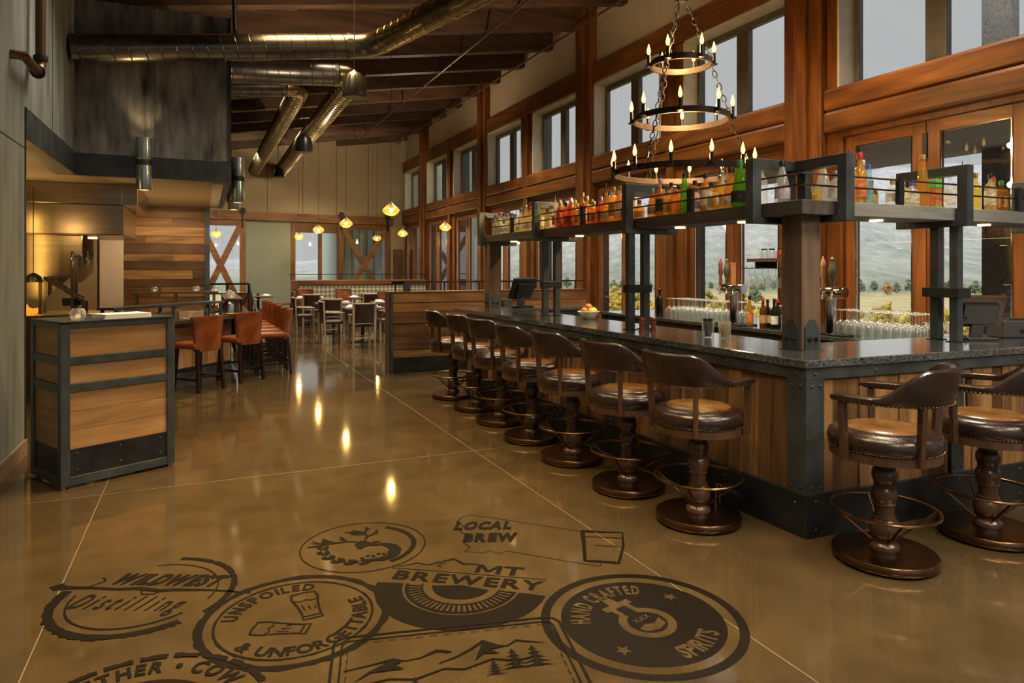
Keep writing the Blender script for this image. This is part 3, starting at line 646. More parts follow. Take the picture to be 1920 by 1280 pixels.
for pts in ([(-.02, .06), (-.08, .075), (-.16, .065), (-.25, .085)], [(-.07, .075), (-.10, .115), (-.11, .15)], [(-.13, .068), (-.18, .105), (-.20, .14)], [(-.16, .065), (-.22, .045), (-.27, .04)], [(-.20, .07), (-.25, .115)], [(.01, .065), (.03, .12), (.01, .18), (-.05, .225)], [(.03, .12), (.075, .16), (.08, .21)], [(.025, .15), (-.03, .165), (-.06, .175)], [(.015, .175), (.03, .23), (.02, .26)], [(.0, .19), (-.04, .195), (-.09, .20)]): stroke(m, pts, .026, taper=True)
m.v = [(x * 1.15 - .01, y * 1.15 - .01, z) for x, y, z in m.v]
part(t, 'stag_head', m)
# LOCAL BREW map
t = emblem('floor emblem of thin map outline, bold lettering and a whiskey glass', (1.412, 3.997), -21.6)
m = MB(); text(m, 'LOCAL', .165, 0, 0, 0, G=HEAVY, length=.365, shear=.18); part(t, 'lettering', m); m = MB(); text(m, 'BREW', .165, .06, -.19, 0, G=HEAVY, length=.33, shear=.1); part(t, 'lettering', m)
def loc(p):  # floor point to this emblem's own frame
    a = math.radians(21.6); dx, dy = p[0] - 1.412, p[1] - 3.997; return (dx * math.cos(a) - dy * math.sin(a), dx * math.sin(a) + dy * math.cos(a))
m = MB(); stroke(m, [loc(p) for p in [(2.12, 3.64), (1.85, 3.93), (1.594, 4.195), (1.52, 4.16), (1.47, 4.10), (1.49, 4.03), (1.44, 3.95), (1.46, 3.86), (1.40, 3.78), (1.41, 3.70), (1.36, 3.66), (1.45, 3.60), (1.5, 3.61), (1.53, 3.55), (1.58, 3.57), (1.78, 3.36), (1.963, 3.176), (1.985, 3.20)]], .005); part(t, 'state_outline', m)
m = MB(); q = [loc(p) for p in [(2.127, 3.645), (2.337, 3.522), (2.23, 3.35), (2.075, 3.165), (1.925, 3.27), (2.03, 3.46), (2.127, 3.645)]]
stroke(m, q, [.03, .012, .014, .02, .022, .02, .03]); stroke(m, [loc((2.09, 3.57)), loc((2.29, 3.45))], .008); stroke(m, [loc((1.955, 3.26)), loc((2.07, 3.185))], .01)
for k in range(6): stroke(m, [loc((2.08 + .02 * k, 3.43 - .01 * k)), loc((2.11 + .02 * k, 3.41 - .014 * k))], .005)
part(t, 'whiskey_glass', m)
# mountain plaque
t = emblem('rounded plaque of mountain peaks and pine trees on the floor, at the front edge', (.55, 3.012), -13.3)
def rrect(m, x0, x1, y0, y1, r, w_):
    P = []
    for cx, cy, a0 in ((x1 - r, y1 - r, 0), (x0 + r, y1 - r, 90), (x0 + r, y0 + r, 180), (x1 - r, y0 + r, 270)):
        P += [(cx + r * math.cos(math.radians(a0 + 15 * k)), cy + r * math.sin(math.radians(a0 + 15 * k))) for k in range(7)]
    P.append(P[0]); return stroke(m, P, w_)
m = MB(); rrect(m, -.03, .97, -.75, .015, .06, .012); rrect(m, .005, .935, -.72, -.02, .04, .008)
for k in range(14): stroke(m, [(.08 + .06 * k, -.045), (.115 + .06 * k, -.045)], .004)
for k in range(10): stroke(m, [(.03, -.1 - .06 * k), (.03, -.135 - .06 * k)], .004); stroke(m, [(.91, -.1 - .06 * k), (.91, -.135 - .06 * k)], .004)
part(t, 'frame', m)
m = MB(); stroke(m, [(.02, -.245), (.12, -.22), (.22, -.195), (.26, -.215), (.33, -.205), (.40, -.165), (.46, -.185), (.43, -.19)], [.006, .008, .016, .006, .008, .02, .01, .004])
stroke(m, [(.40, -.26), (.48, -.225), (.55, -.175), (.60, -.13), (.66, -.18), (.70, -.185), (.745, -.15), (.80, -.17), (.86, -.19)], [.005, .01, .012, .02, .02, .006, .014, .01, .004])
m.flat([(.60, -.13), (.675, -.19), (.62, -.20), (.66, -.235), (.59, -.225), (.55, -.27), (.575, -.2)]); m.flat([(.22, -.195), (.25, -.225), (.22, -.235), (.26, -.27), (.13, -.275), (.06, -.33), (.12, -.265)])
stroke(m, [(.05, -.36), (.2, -.33), (.3, -.35), (.42, -.30), (.5, -.32), (.62, -.27), (.72, -.30), (.78, -.29)], .01)
part(t, 'mountain_peaks', m)
for px, py, s in ((.62, -.385, .1), (.71, -.36, .14), (.80, -.36, .15), (.30, -.42, .08), (.16, -.43, .07)):
    m = MB()
    for k in range(5):
        y1 = py + s * (1 - k * .2); hw = s * (.14 + .085 * k); m.flat([(px, y1 + s * .10), (px + hw * .35, y1 - s * .05), (px + hw, y1 - s * .17), (px + hw * .4, y1 - s * .12), (px, y1 - s * .14), (px - hw * .4, y1 - s * .12), (px - hw, y1 - s * .17), (px - hw * .35, y1 - s * .05)])
    part(t, 'pine_tree', m)
# TOGETHER ring (mostly outside the frame)
t = emblem('round emblem with a dashed ring at the lower left floor edge', (-.235, 2.735), -8)
m = MB()
for k in range(11): band(m, .445, .475, math.radians(5 + 16 * k), math.radians(18 + 16 * k), 8, rag=.005, sd=k)
band(m, .445, .475, math.radians(185), math.radians(365), 50); band(m, .0, .29, 0, 2 * PI, 40); part(t, 'dashed_ring', m)
m = MB(); text(m, 'GETHER \u2022 COW', .11, 0, 0, 0, length=.66, arc=(0, 0, .345, math.radians(84), False)); part(t, 'lettering', m)

# ------------------------------------------------------------------ host stand
SW, SD, SH = .827, .61, 1.226
t = thing('host_stand', 'steel framed wooden host stand standing by the grey wall', 'stand', (-.937, 5.858, 0), math.atan2(.389, .73))
p = .062
m = MB()
for x in (0, SW - p):
    for y in (0, SD - p): m.box(x, x + p, y, y + p, .02, SH - .02)
for z0, z1 in ((.02, .085), (.705, .765), (.905, .965), (SH - .05, SH - .01)):
    m.box(p, SW - p, .003, p - .02, z0, z1).box(.003, p - .02, p, SD - p, z0, z1).box(SW - p + .02, SW - .003, p, SD - p, z0, z1)
m.build('frame', STEEL, t, bev=.003)
MB().box(-.004, SW + .004, -.004, SD + .004, SH - .012, SH).build('top', STEELD, t, bev=.003)
for z0, z1 in ((.285, .425), (.427, .565), (.567, .703), (.767, .903), (.967, 1.175)):
    MB().box(p, SW - p, .018, .04, z0, z1).build('board', OAK, t)
    o = MB().box(-(SD - 2 * p) / 2, (SD - 2 * p) / 2, -.011, .011, z0, z1).build('board', OAK, t); o.location = (.026, SD / 2, 0); o.rotation_euler = (0, 0, PI / 2)
    o = MB().box(-(SD - 2 * p) / 2, (SD - 2 * p) / 2, -.011, .011, z0, z1).build('board', OAK, t); o.location = (SW - .026, SD / 2, 0); o.rotation_euler = (0, 0, PI / 2)
kp = MB().box(p, SW - p, .014, .03, .085, .283).box(.014, .03, p, SD - p, .085, .283).box(SW - .03, SW - .014, p, SD - p, .085, .283).build('kick_plate', STEELD, t)
m = MB()
for x in (p + .05, SW / 2, SW - p - .05):
    for z in (.13, .25): m.ball((x, .013, z), .008, 8, 4)
m.build('rivet_heads', STEEL, kp, True)
m = MB()
for x in (.03, SW - .03):
    for y in (.03, SD - .03): m.lathe([(.018, 0), (.018, .022)], 10, (x, y, 0))
m.build('levelling_feet', CHROME, t)
def on_stand(u, v): a = math.atan2(.389, .73); return (-.937 + u * math.cos(a) - v * math.sin(a), 5.858 + u * math.sin(a) + v * math.cos(a), SH)
def votive(name, label, loc, s=1, group=None):
    t = thing(name, label, 'candle holder', loc, 0, group)
    MB().lathe([(.012, 0), (.04, .004), (.055, .03), (.05, .065), (.038, .085), (.034, .085), (.046, .062), (.05, .03), (.035, .012)], 14, caps=False).build('glass_bowl', GLASSD, t, True)
    MB().lathe([(.018, .012), (.018, .04)], 8).build('candle', glow('votive_glow', (1, .6, .25), 1.2) if 'votive_glow' not in bpy.data.materials else bpy.data.materials['votive_glow'], t)
    t.scale = (s, s, s); return t
V0 = votive('votive_holder', 'round glass votive holder on the left end of the host stand', on_stand(.17, .16))
t = thing('menu_stack', 'stack of white menus lying on top of the host stand', 'menus', on_stand(.45, .15), math.atan2(.389, .73) + .05)
for k in range(3): MB().box(-.14 + .004 * k, .22 - .003 * k, -.09, .13, .012 * k, .012 * k + .010).build('menu', PAPER, t)
# shallow box of copper-lit light behind the stand
# ------------------------------------------------------------------ bar
B0 = Vector((3.287, 2.992)); U = Vector((-.0193, .9998)); V = Vector((.9985, -.055))
def bp(a, b, z=0): q = B0 + V * a + U * b; return (q.x, q.y, z)
def bbox(mb, a0, a1, b0, b1, z0, z1):
    return mb.hexa([bp(a0, b0, z0), bp(a1, b0, z0), bp(a1, b1, z0), bp(a0, b1, z0), bp(a0, b0, z1), bp(a1, b0, z1), bp(a1, b1, z1), bp(a0, b1, z1)])
BL, BR, CH = 5.92, 3.35, 1.068
GRAN = plain('dark_granite', (.060, .072, .076), .10, 0, .8, 60, 1.0, 1.0, .05, 80, rvar=.05)
t = thing('bar_counter', 'long L-shaped bar front of vertical boards framed in riveted steel', 'bar', bp(0, 0))
O = Vector(bp(0, 0))
def loc_t(mb): mb.v = [tuple(Vector(p) - O) for p in mb.v]; return mb
loc_t(bbox(bbox(MB(), .05, .55, .05, BL - .45, .0, 1.0), .55, BR, .05, .55, 0, 1.0)).build('body', STEELD, t)
loc_t(bbox(bbox(MB(), -.012, .05, -.012, BL - .45, 0, .26), .05, BR, -.012, .05, 0, .26)).build('kick_plate', STEELD, t, bev=.003)
loc_t(bbox(bbox(MB(), -.008, .05, -.008, BL - .45, .946, 1.017), .05, BR, -.008, .05, .946, 1.017)).build('top_band', STEEL, t, bev=.003)
RV = MB(); UPS = []
UPS.append(bbox(bbox(MB(), -.008, .05, -.008, .135, .26, .946), .05, .13, -.008, .05, .26, .946))
for a in (1.23, 2.47): UPS.append(bbox(MB(), a, a + .12, -.008, .05, .26, .946))
for bb in (2.05, 4.0): UPS.append(bbox(MB(), -.008, .05, bb, bb + .13, .26, .946))
for u_ in UPS: loc_t(u_).build('upright_plate', STEEL, t)
for z in (.30, .91):
    for a in (.035, .1, 1.255, 1.325, 2.495, 2.565): RV.ball(bp(a, -.01, z), .009, 8, 4)
    for bb in (.035, .1, 2.08, 2.15, 4.03, 4.1): RV.ball(bp(-.01, bb, z), .009, 8, 4)
for a in (.06, .55, 1.29, 1.9, 2.53): RV.ball(bp(a, -.01, .982), .009, 8, 4); RV.ball(bp(a, -.013, .22), .009, 8, 4); RV.ball(bp(a, -.013, .05), .009, 8, 4)
for k in range(10): RV.ball(bp(-.01, .07 + .6 * k, .982), .009, 8, 4); RV.ball(bp(-.013, .07 + .6 * k, .2), .009, 8, 4)
loc_t(RV).build('rivet_heads', STEEL, t, True)
a = .13; k = 0
while a < BR - .02:
    wd = [.085, .12, .10, .135, .09, .115][k % 6]
    if any(q < a + wd / 2 < q + .12 for q in (1.23, 2.47)): a += .12; k += 1; continue
    loc_t(bbox(MB(), a + .0015, a + wd - .0015, .006 + .004 * (k % 3), .05, .26, .946)).build('board', RECL[2], t); a += wd; k += 1
bb = .135
while bb < BL - .5:
    wd = [.14, .11, .15, .12, .13][k % 5]
    loc_t(bbox(MB(), .006 + .006 * (k % 3), .05, bb + .0015, bb + wd - .0015, .26, .946)).build('board', RECL[2], t); bb += wd; k += 1
loc_t(MB().prism([bp(-.02, -.02)[:2], bp(BR, -.02)[:2], bp(BR, .72)[:2], bp(.72, .72)[:2], bp(.72, BL)[:2], bp(-.02, BL)[:2]], 1.018, CH)).build('bar_top', GRAN, t, bev=.006)['label'] = 'dark speckled granite bar top'
# outlet pipe with purse hook
t = thing('foot_pipe', 'short black pipe stub with hanging wire on the bar kick plate', 'pipe', bp(-.012, .62, .14))
MB().tube([(0, 0, 0), (-.05, 0, 0), (-.08, -.02, 0), (-.08, -.17, -.005)], .022, 10).build('pipe', BLACK, t, True)
MB().lathe([(.03, -.012), (.03, .012)], 12, (-.08, -.0, 0)).build('collar', IRON, t)
MB().tube([(-.085, .0, .025), (-.11, .01, .02), (-.115, .012, -.10), (-.12, .02, -.135)], .003, 6).tube([(-.085, .0, .02), (-.13, -.05, -.11), (-.15, -.07, -.13)], .003, 6).build('wire', CHROME, t, True)

# back counter along the windows, and the return counter at the far end
BACKM = plain('dark_cabinet', (.03, .027, .024), .45, 0, .2)
t = thing('back_counter', 'low dark back counter below the windows behind the bar', 'counter', (5.78, 3.75, 0))
MB().box(0, 1.2, 0, 5.55, 0, .88).build('body', BACKM, t); MB().box(-.03, 1.3, -.02, 5.6, .885, .93).build('top', GRAN, t, bev=.005)
t = thing('return_counter', 'short dark service counter at the far end of the bar', 'counter', (4.1, 9.45, 0))
MB().box(0, 1.65, 0, .55, 0, .95).build('body', BACKM, t); MB().box(-.03, 1.68, -.03, .6, .955, 1.0).build('top', GRAN, t, bev=.005)

# corner post of the overhead shelf
t = thing('timber_post', 'square timber post with steel shoe at the near corner of the bar', 'post', (3.605, 3.318, CH))
MB().box(0, .172, 0, .172, .005, .905).build('post', POSTW, t, bev=.004)
def shoe(t, M, ax):
    P = [(-.062, 0), (.062, 0), (.062, .155), (.035, .185), (.022, .205), (-.022, .205), (-.035, .185), (-.062, .155)]
    s = MB().prism_m(P, 0, .008, M).build('shoe_plate', STEEL, t)
    m = MB()
    for u in (-.03, .03):
        q = MB().lathe([(.016, 0), (.016, .012), (.009, .013), (.009, .024)], 6); m.add([M @ Vector((u + p[0], .075 + p[1], .008 + p[2])) for p in q.v], q.f)
    m.build('bolts', IRON, s)
MX = Matrix(((1, 0, 0, .086), (0, 0, -1, -.001), (0, 1, 0, .003), (0, 0, 0, 1)))
MY = Matrix(((0, 0, -1, -.001), (-1, 0, 0, .086), (0, 1, 0, .003), (0, 0, 0, 1)))
shoe(t, MX, 0); shoe(t, MY, 0)
MB().box(-.012, .184, -.012, .184, 0, .006).build('base_plate', STEEL, t)
FPX, FPY = 3.53, 8.52
t2 = thing('timber_post', 'square timber post with steel shoe at the far end of the bar', 'post', (FPX, FPY, CH))
for ch in t.children:
    c = ch.copy(); C.objects.link(c); c.parent = t2
    for g in ch.children: d = g.copy(); C.objects.link(d); d.parent = c
# double steel supports
def support(x, y, dx, dy, label):
    t = thing('shelf_support', label, 'post', (x, y, CH))
    for s in (-1, 1):
        MB().box(s * dx - .032, s * dx + .032, s * dy - .032, s * dy + .032, .004, .89).build('upright', SHELFM if 0 else STEEL, t, bev=.003)
        MB().box(s * dx - .05, s * dx + .05, s * dy - .05, s * dy + .05, 0, .005).build('foot_plate', STEELD, t)
    MB().box(-abs(dx) - .045, abs(dx) + .045, -abs(dy) - .045, abs(dy) + .045, .33, .40).build('cross_plate', STEELD, t, bev=.003)
support(3.565, 5.13, .08, 0, 'pair of steel posts holding the overhead shelf, second from the near corner')
support(3.65, 6.97, .075, 0, 'pair of steel posts holding the overhead shelf beside the far terminal')
support(5.14, 3.36, .03, .095, 'pair of steel posts holding the overhead shelf on the right hand bar')
# overhead shelf
ZB, ZT = 1.968, 2.062
SX0, SX1, SY0, SY1 = 3.52, 3.88, 3.235, 3.60
t = thing('overhead_shelf', 'overhead steel bottle shelf with rails running round the bar', 'shelf', (SX0, SY0, ZB)); O = Vector((SX0, SY0, ZB))
SH_L = 6.62
GM = {0: wood('weathered_grey_board_x', (.10, .105, .10), (.30, .31, .295), 0, .8, .5, .1), 1: wood('weathered_grey_board_y', (.035, .03, .027), (.10, .088, .08), 1, .8, .5, .1)}
loc_t(MB().box(SX0, SX1, SY0 + .0, 8.72, ZB, ZT)).build('long_board', GM[1], t, bev=.004)
loc_t(MB().box(SX1, SH_L, SY0, SY1, ZB, ZT)).build('right_board', GM[0], t, bev=.004)
def gate(cx, cy, axis, d, label_=None):
    m = MB(); z0, z1, w_, th = 1.925, 2.37, .075, .075
    if axis == 0:   # frame lies in the plane across the long side
        x0, x1 = cx - .10, cx + d
        m.box(x0, x0 + w_, cy - th / 2, cy + th / 2, z0, z1).box(x1 - w_, x1, cy - th / 2, cy + th / 2, z0, z1).box(x0 + w_, x1 - w_, cy - th / 2, cy + th / 2, z1 - .07, z1).box(x0 + w_, x1 - w_, cy - th / 2, cy + th / 2, z0, z0 + .043)
    else:
        y0, y1 = cy - .10, cy + d
        m.box(cx - th / 2, cx + th / 2, y0, y0 + w_, z0, z1).box(cx - th / 2, cx + th / 2, y1 - w_, y1, z0, z1).box(cx - th / 2, cx + th / 2, y0 + w_, y1 - w_, z1 - .07, z1).box(cx - th / 2, cx + th / 2, y0 + w_, y1 - w_, z0, z0 + .043)
    return loc_t(m).build('gate_frame', STEEL, t, bev=.004)
GY = [3.60, 5.13, 6.97, 8.66]
for y in GY: gate(SX0, y, 0, .46)
for x in (3.84, 5.07, 6.58): gate(x, SY0, 1, .46)
for z in (2.16, 2.235):
    loc_t(MB().tube([(SX0 + .012, 8.7, z), (SX0 + .012, SY0 + .012, z), (SH_L, SY0 + .012, z)], .007, 6)).build('rail', BRONZE if z < 2.2 else RUST, t)
for y in (4.36, 6.05, 7.8): loc_t(MB().box(SX0 + .0, SX0 + .03, y - .03, y + .03, ZT, 2.25)).build('rail_upright', STEELD, t)
for x in (4.47, 5.85): loc_t(MB().box(x - .025, x + .025, SY0, SY0 + .03, ZT, 2.25)).build('rail_upright', STEELD, t)
for y in (3.95, 4.7, 5.5, 6.4, 7.3, 8.1):
    loc_t(MB().lathe([(.045, -.012), (.045, 0)], 14, (3.70, y, ZB))).build('puck_light', glow('puck_glow', (1, .62, .2), 6) if 'puck_glow' not in bpy.data.materials else bpy.data.materials['puck_glow'], t)
for x in (4.45, 5.7): loc_t(MB().lathe([(.045, -.012), (.045, 0)], 14, (x, 3.42, ZB))).build('puck_light', bpy.data.materials['puck_glow'], t)
LED = glow('shelf_light_strip', (1, .66, .24), 5)
loc_t(MB().box(SX1 - .03, SX1 - .012, SY1 + .1, 8.6, ZT, ZT + .012)).build('light_strip', LED, t)
loc_t(MB().box(SX1 + .02, SH_L - .1, SY1 - .03, SY1 - .012, ZT, ZT + .012)).build('light_strip', LED, t)
# ------------------------------------------------------------------ bottles
PROF = {
 'round': [(.034, 0), (.037, .006), (.037, .17), (.033, .195), (.016, .225), (.0135, .24), (.0135, .285), (.015, .287), (.015, .297)],
 'squat': [(.045, 0), (.05, .01), (.052, .07), (.045, .12), (.02, .145), (.016, .155), (.016, .185), (.018, .19)],
 'slender': [(.032, 0), (.037, .012), (.039, .10), (.032, .19), (.024, .27), (.019, .32), (.017, .335), (.017, .345)],
 'shoulder': [(.038, 0), (.041, .008), (.041, .20), (.038, .215), (.018, .235), (.014, .245), (.014, .30), (.016, .305)],
 'bell': [(.046, 0), (.05, .01), (.045, .12), (.03, .19), (.018, .235), (.015, .25), (.015, .275), (.017, .28)],
 'square': [(.046, 0), (.05, .008), (.05, .15), (.044, .17), (.019, .19), (.015, .20), (.015, .235), (.017, .24)],
 'wine': [(.035, 0), (.0375, .006), (.0375, .185), (.034, .205), (.017, .235), (.0145, .25), (.0145, .30), (.016, .302), (.016, .315)],
}
LABZ = {'round': (.04, .14), 'squat': (.03, .09), 'slender': (.02, .06), 'shoulder': (.05, .17), 'bell': (.03, .10), 'square': (.035, .12), 'wine': (.05, .14)}
TINT = {'clear': (.90, .93, .93), 'amber': (.90, .63, .17), 'whiskey': (.82, .47, .13), 'gold': (.95, .78, .24), 'pale': (.93, .86, .50), 'green': (.30, .62, .06), 'blue': (.10, .25, .85), 'red': (.78, .26, .12), 'brown': (.38, .18, .06), 'dark': (.06, .045, .03), 'aqua': (.55, .85, .92)}
BOTM = {k: clear('bottle_glass_' + k, v, .04, 1.5, .2, tuple(min(1, c * 1.0 + .02) for c in v)) for k, v in TINT.items()}
CAPC = {'black': (.012, .012, .012), 'white': (.7, .7, .7), 'blue': (.03, .10, .42), 'red': (.45, .03, .03), 'silver': (.5, .5, .5), 'gold': (.4, .25, .06), 'cork': (.4, .26, .13), 'green': (.03, .2, .05)}
CAPM = {k: plain('bottle_cap_' + k, v, .35, .6 if k in ('silver', 'gold') else 0, .1) for k, v in CAPC.items()}
LBC = {'cream': (.62, .56, .40), 'white': (.72, .72, .70), 'black': (.02, .02, .02), 'red': (.42, .05, .03), 'tan': (.42, .27, .12), 'lilac': (.42, .36, .45), 'orange': (.55, .16, .05), 'green': (.10, .22, .08)}
LBM = {k: plain('bottle_label_' + k, v, .6, 0, .35, 30, coord='Object') for k, v in LBC.items()}
MC = {}
def cached(key, fn):
    if key not in MC: MC[key] = fn()
    return MC[key]
def meshobj(name, me, parent):
    o = bpy.data.objects.new(name, me); C.objects.link(o); o.parent = parent; return o
def bottle(loc, label, kind='round', tint='amber', cap='black', lab='cream', s=1.0, group=None, pour=False):
    n = 4 if kind == 'square' else 14; rz = R.uniform(0, 6) if kind != 'square' else R.uniform(.6, 1.0)
    t = thing('bottle', label, 'bottle', loc, rz, group); t.scale = (s, s, s)
    P = PROF[kind]
    meshobj('glass', cached(('b', kind, tint), lambda: MB().lathe(P, n).mesh('bottle_glass', BOTM[tint], True)), t)
    if lab:
        z0, z1 = LABZ[kind]; rr = max(r for r, z in P) + .0012
        def lm():
            m = MB(); q = 9; vs = []
            if kind == 'square':
                h = rr * .7071
                return m.box(-h * .8, h * .8, -h - .002, -h + .001, z0, z1).box(-h - .002, -h + .001, -h * .8, h * .8, z0, z1).mesh('label', LBM[lab])
            for k in range(q + 1):
                a = -1.9 + 3.8 * k / q
                for r_ in (rr, rr + .0008): vs += [(r_ * math.cos(a), r_ * math.sin(a), z0), (r_ * math.cos(a), r_ * math.sin(a), z1)]
            fs = []
            for k in range(q): i = 4 * k; fs += [(i + 2, i + 6, i + 7, i + 3), (i, i + 1, i + 5, i + 4), (i + 1, i + 3, i + 7, i + 5), (i, i + 4, i + 6, i + 2)]
            return m.add(vs, fs).mesh('label', LBM[lab], True)
        o = meshobj('paper_label', cached(('l', kind, lab), lm), t)
        if kind != 'square': o.rotation_euler = (0, 0, -1.9 - rz + R.uniform(-.5, .5))
    zt = P[-1][1]; rt = P[-1][0]
    if pour:
        meshobj('pourer', cached(('p', kind), lambda: MB().lathe([(.013, -.01), (.013, .008), (.006, .014), (.004, .06), (.003, .075)], 8, (0, 0, zt)).mesh('pourer', CHROME, True)), t)
    else:
        meshobj('cap', cached(('c', kind, cap), lambda: MB().lathe([(rt + .002, -.03), (rt + .0025, -.002), (rt, .008), (rt * .5, .009)], 10, (0, 0, zt)).mesh('cap', CAPM[cap], True)), t)
    return t
def fill_bay(y0, y1, specs, bay, rows=2):
    n = len(specs); half = (n + 1) // 2
    for i, sp in enumerate(specs):
        row = i % 2; j = i // 2
        y = y0 + (y1 - y0) * (j + .5 + (.12 if row else -.12)) / half
        x = (SX0 + .085 if row == 0 else SX0 + .225) + R.uniform(-.01, .01)
        if any(abs(y - q) < .085 for q in (4.36, 6.05, 7.8)): x = SX0 + .125 if row == 0 else SX0 + .24
        kind, tint, cap, lab, s = sp
        desc = {'clear': 'clear', 'amber': 'amber', 'whiskey': 'whiskey brown', 'gold': 'golden', 'pale': 'pale yellow', 'green': 'green', 'blue': 'blue', 'red': 'red', 'brown': 'dark brown', 'dark': 'dark', 'aqua': 'aqua'}[tint]
        bottle((x, y, ZT), '%s bottle, %s from left in %s row, %s' % (desc, ORD[half - 1 - j], 'front' if row == 0 else 'rear', bay), kind, tint, cap, lab, s, 'bottles on the overhead shelf', pour=(cap == 'silver' and i % 3 == 0))
K = ['round', 'shoulder', 'square', 'bell', 'squat']
def mk(n, tints, caps, labs, seed, kinds=K, lo=.85, hi=1.1):
    rr = random.Random(seed); return [(rr.choice(kinds), rr.choice(tints), rr.choice(caps), rr.choice(labs), rr.uniform(lo, hi)) for _ in range(n)]
fill_bay(5.30, 6.85, mk(26, ['whiskey', 'amber', 'red', 'amber', 'gold', 'clear'], ['black', 'silver', 'cork', 'red', 'white'], ['cream', 'tan', 'red', 'white', 'lilac', 'orange'], 5), 'second shelf bay from far end')
fill_bay(7.10, 8.58, mk(22, ['pale', 'clear', 'pale', 'gold', 'clear'], ['white', 'blue', 'silver', 'red', 'gold'], ['white', 'cream', 'lilac', None], 8), 'farthest shelf bay')
SPEC = mk(24, ['amber', 'whiskey', 'gold', 'clear', 'amber', 'whiskey'], ['black', 'silver', 'cork', 'black'], ['cream', 'tan', 'lilac', 'black', None, 'white'], 21)
SPEC[2] = ('bell', 'green', 'green', 'black', 1.22); SPEC[5] = ('round', 'green', 'green', 'green', 1.0); SPEC[14] = ('slender', 'green', 'black', None, .95); SPEC[0] = ('round', 'clear', 'red', 'orange', 1.05)
fill_bay(3.74, 5.02, SPEC, 'shelf bay beside corner gate')
bottle((3.62, 3.50, ZT), 'clear glass jug bottle standing at the shelf corner above the post', 'bell', 'clear', 'black', 'lilac', 1.02)
t = thing('tumbler', 'yellow tinted tumbler on the shelf corner beside the right gate', 'glass', (3.72, 3.30, ZT))
MB().lathe([(.028, 0), (.036, .10)], 14, caps=False).build('glass', BOTM['pale'], t, True); MB().lathe([(.0285, .003), (.031, .05)], 14).build('filling', BOTM['gold'], t)
RS = [(3.93, 0, 'squat', 'clear', 'silver', 'white', 1.1, 'small clear squat bottle'), (3.98, 1, 'bell', 'clear', 'cork', None, 1.1, 'clear bell shaped bottle'), (4.06, 0, 'round', 'gold', 'black', None, 1.18, 'tall golden bottle with dark neck'),
      (4.16, 0, 'round', 'amber', 'red', 'orange', 1.18, 'amber bottle with red neck'), (4.22, 1, 'round', 'blue', 'blue', None, 1.2, 'cobalt blue bottle'), (4.25, 0, 'slender', 'aqua', 'blue', None, .8, 'slim aqua bottle'), (4.38, 1, 'wine', 'clear', 'silver', 'black', 1.06, 'clear bottle with dark label'),
      (4.46, 1, 'squat', 'brown', 'black', 'tan', 1.0, 'squat brown bottle'), (4.50, 0, 'squat', 'clear', 'brown', 'cream', .98, 'round bottle with arched label, left of three'),
      (4.60, 0, 'squat', 'pale', 'brown', 'cream', .98, 'round bottle with arched label, middle of three'), (4.70, 0, 'squat', 'clear', 'blue', 'cream', .98, 'round bottle with arched label, right of three'),
      (4.82, 0, 'slender', 'amber', 'cork', None, 1.1, 'tall slender amber bottle'), (5.28, 0, 'bell', 'clear', 'silver', None, 1.05, 'clear decanter bottle with pourer'), (5.36, 1, 'shoulder', 'clear', 'black', 'white', 1.0, 'clear bottle with black cap'),
      (5.44, 0, 'round', 'gold', 'gold', None, .95, 'golden round bottle'), (5.56, 1, 'square', 'amber', 'black', 'cream', 1.0, 'square amber bottle'), (5.62, 0, 'shoulder', 'pale', 'black', 'cream', .95, 'pale yellow bottle'), (5.76, 0, 'square', 'whiskey', 'green', 'tan', 1.0, 'square whiskey bottle with green cap'), (5.9, 1, 'round', 'clear', 'red', 'red', 1, 'clear bottle with red label')]
CAPM['brown'] = CAPM['cork']
for x, row, kd, ti, cp, lb, s, desc in RS:
    bottle((x, SY0 + (.09 if row == 0 else .24), ZT), desc + ' on the right shelf', kd, ti, cp, lb, s, None, cp == 'silver' and 'pourer' in desc)
t = thing('bottle', 'square bottle with bright green top and orange label by the right gate', 'bottle', (4.97, SY0 + .10, ZT))
MB().box(-.035, .035, -.035, .035, 0, .15).build('body', LBM['orange'], t, bev=.006); MB().box(-.036, .036, -.036, .036, .15, .215).build('green_top', plain('bright_green', (.12, .55, .10), .4), t, bev=.006); MB().box(-.037, .037, -.037, .037, .0, .018).build('green_base', bpy.data.materials['bright_green'], t)

# ------------------------------------------------------------------ glasses on the back counter
def wine_mesh(s=1, bowl=.042, h=.24, name='wine_glass'):
    P = [(.036, 0), (.034, .004), (.006, .008), (.004, .012), (.004, .095), (.012, .105), (bowl * .85, .125), (bowl, .155), (bowl * .95, .2), (bowl * .82, h)]
    return MB().lathe([(r, z) for r, z in P], 12, caps=False).mesh(name, GLASSD, True)
WG = wine_mesh()
def wglass(loc, label, group, up=False, s=1.0):
    o = bpy.data.objects.new('wine_glass', WG); C.objects.link(o); h = .24 * s
    o.location = (loc[0], loc[1], loc[2] + (0 if up else h)); o.rotation_euler = (0 if up else PI, 0, R.uniform(0, 6)); o.scale = (s, s, s)
    return tag(o, label, 'glass', group)
ZC = .93
for j in range(4):
    for i in range(15):
        wglass((5.95 + .092 * j, 6.48 + .094 * i, ZC), 'upside down wine glass, %s from left in front row left of beer taps' % ORD[14 - i] if j == 0 else 'clear wine glass upside down in the rear rows left of the beer taps', 'wine glasses upside down left of the beer taps', s=1.12)
for i in range(4):
    for j in range(2): wglass((6.08 + .1 * j, 5.86 + .1 * i, ZC), 'clear wine glass upside down between the beer taps and the bottles', 'wine glasses right of the beer taps', s=1.05)
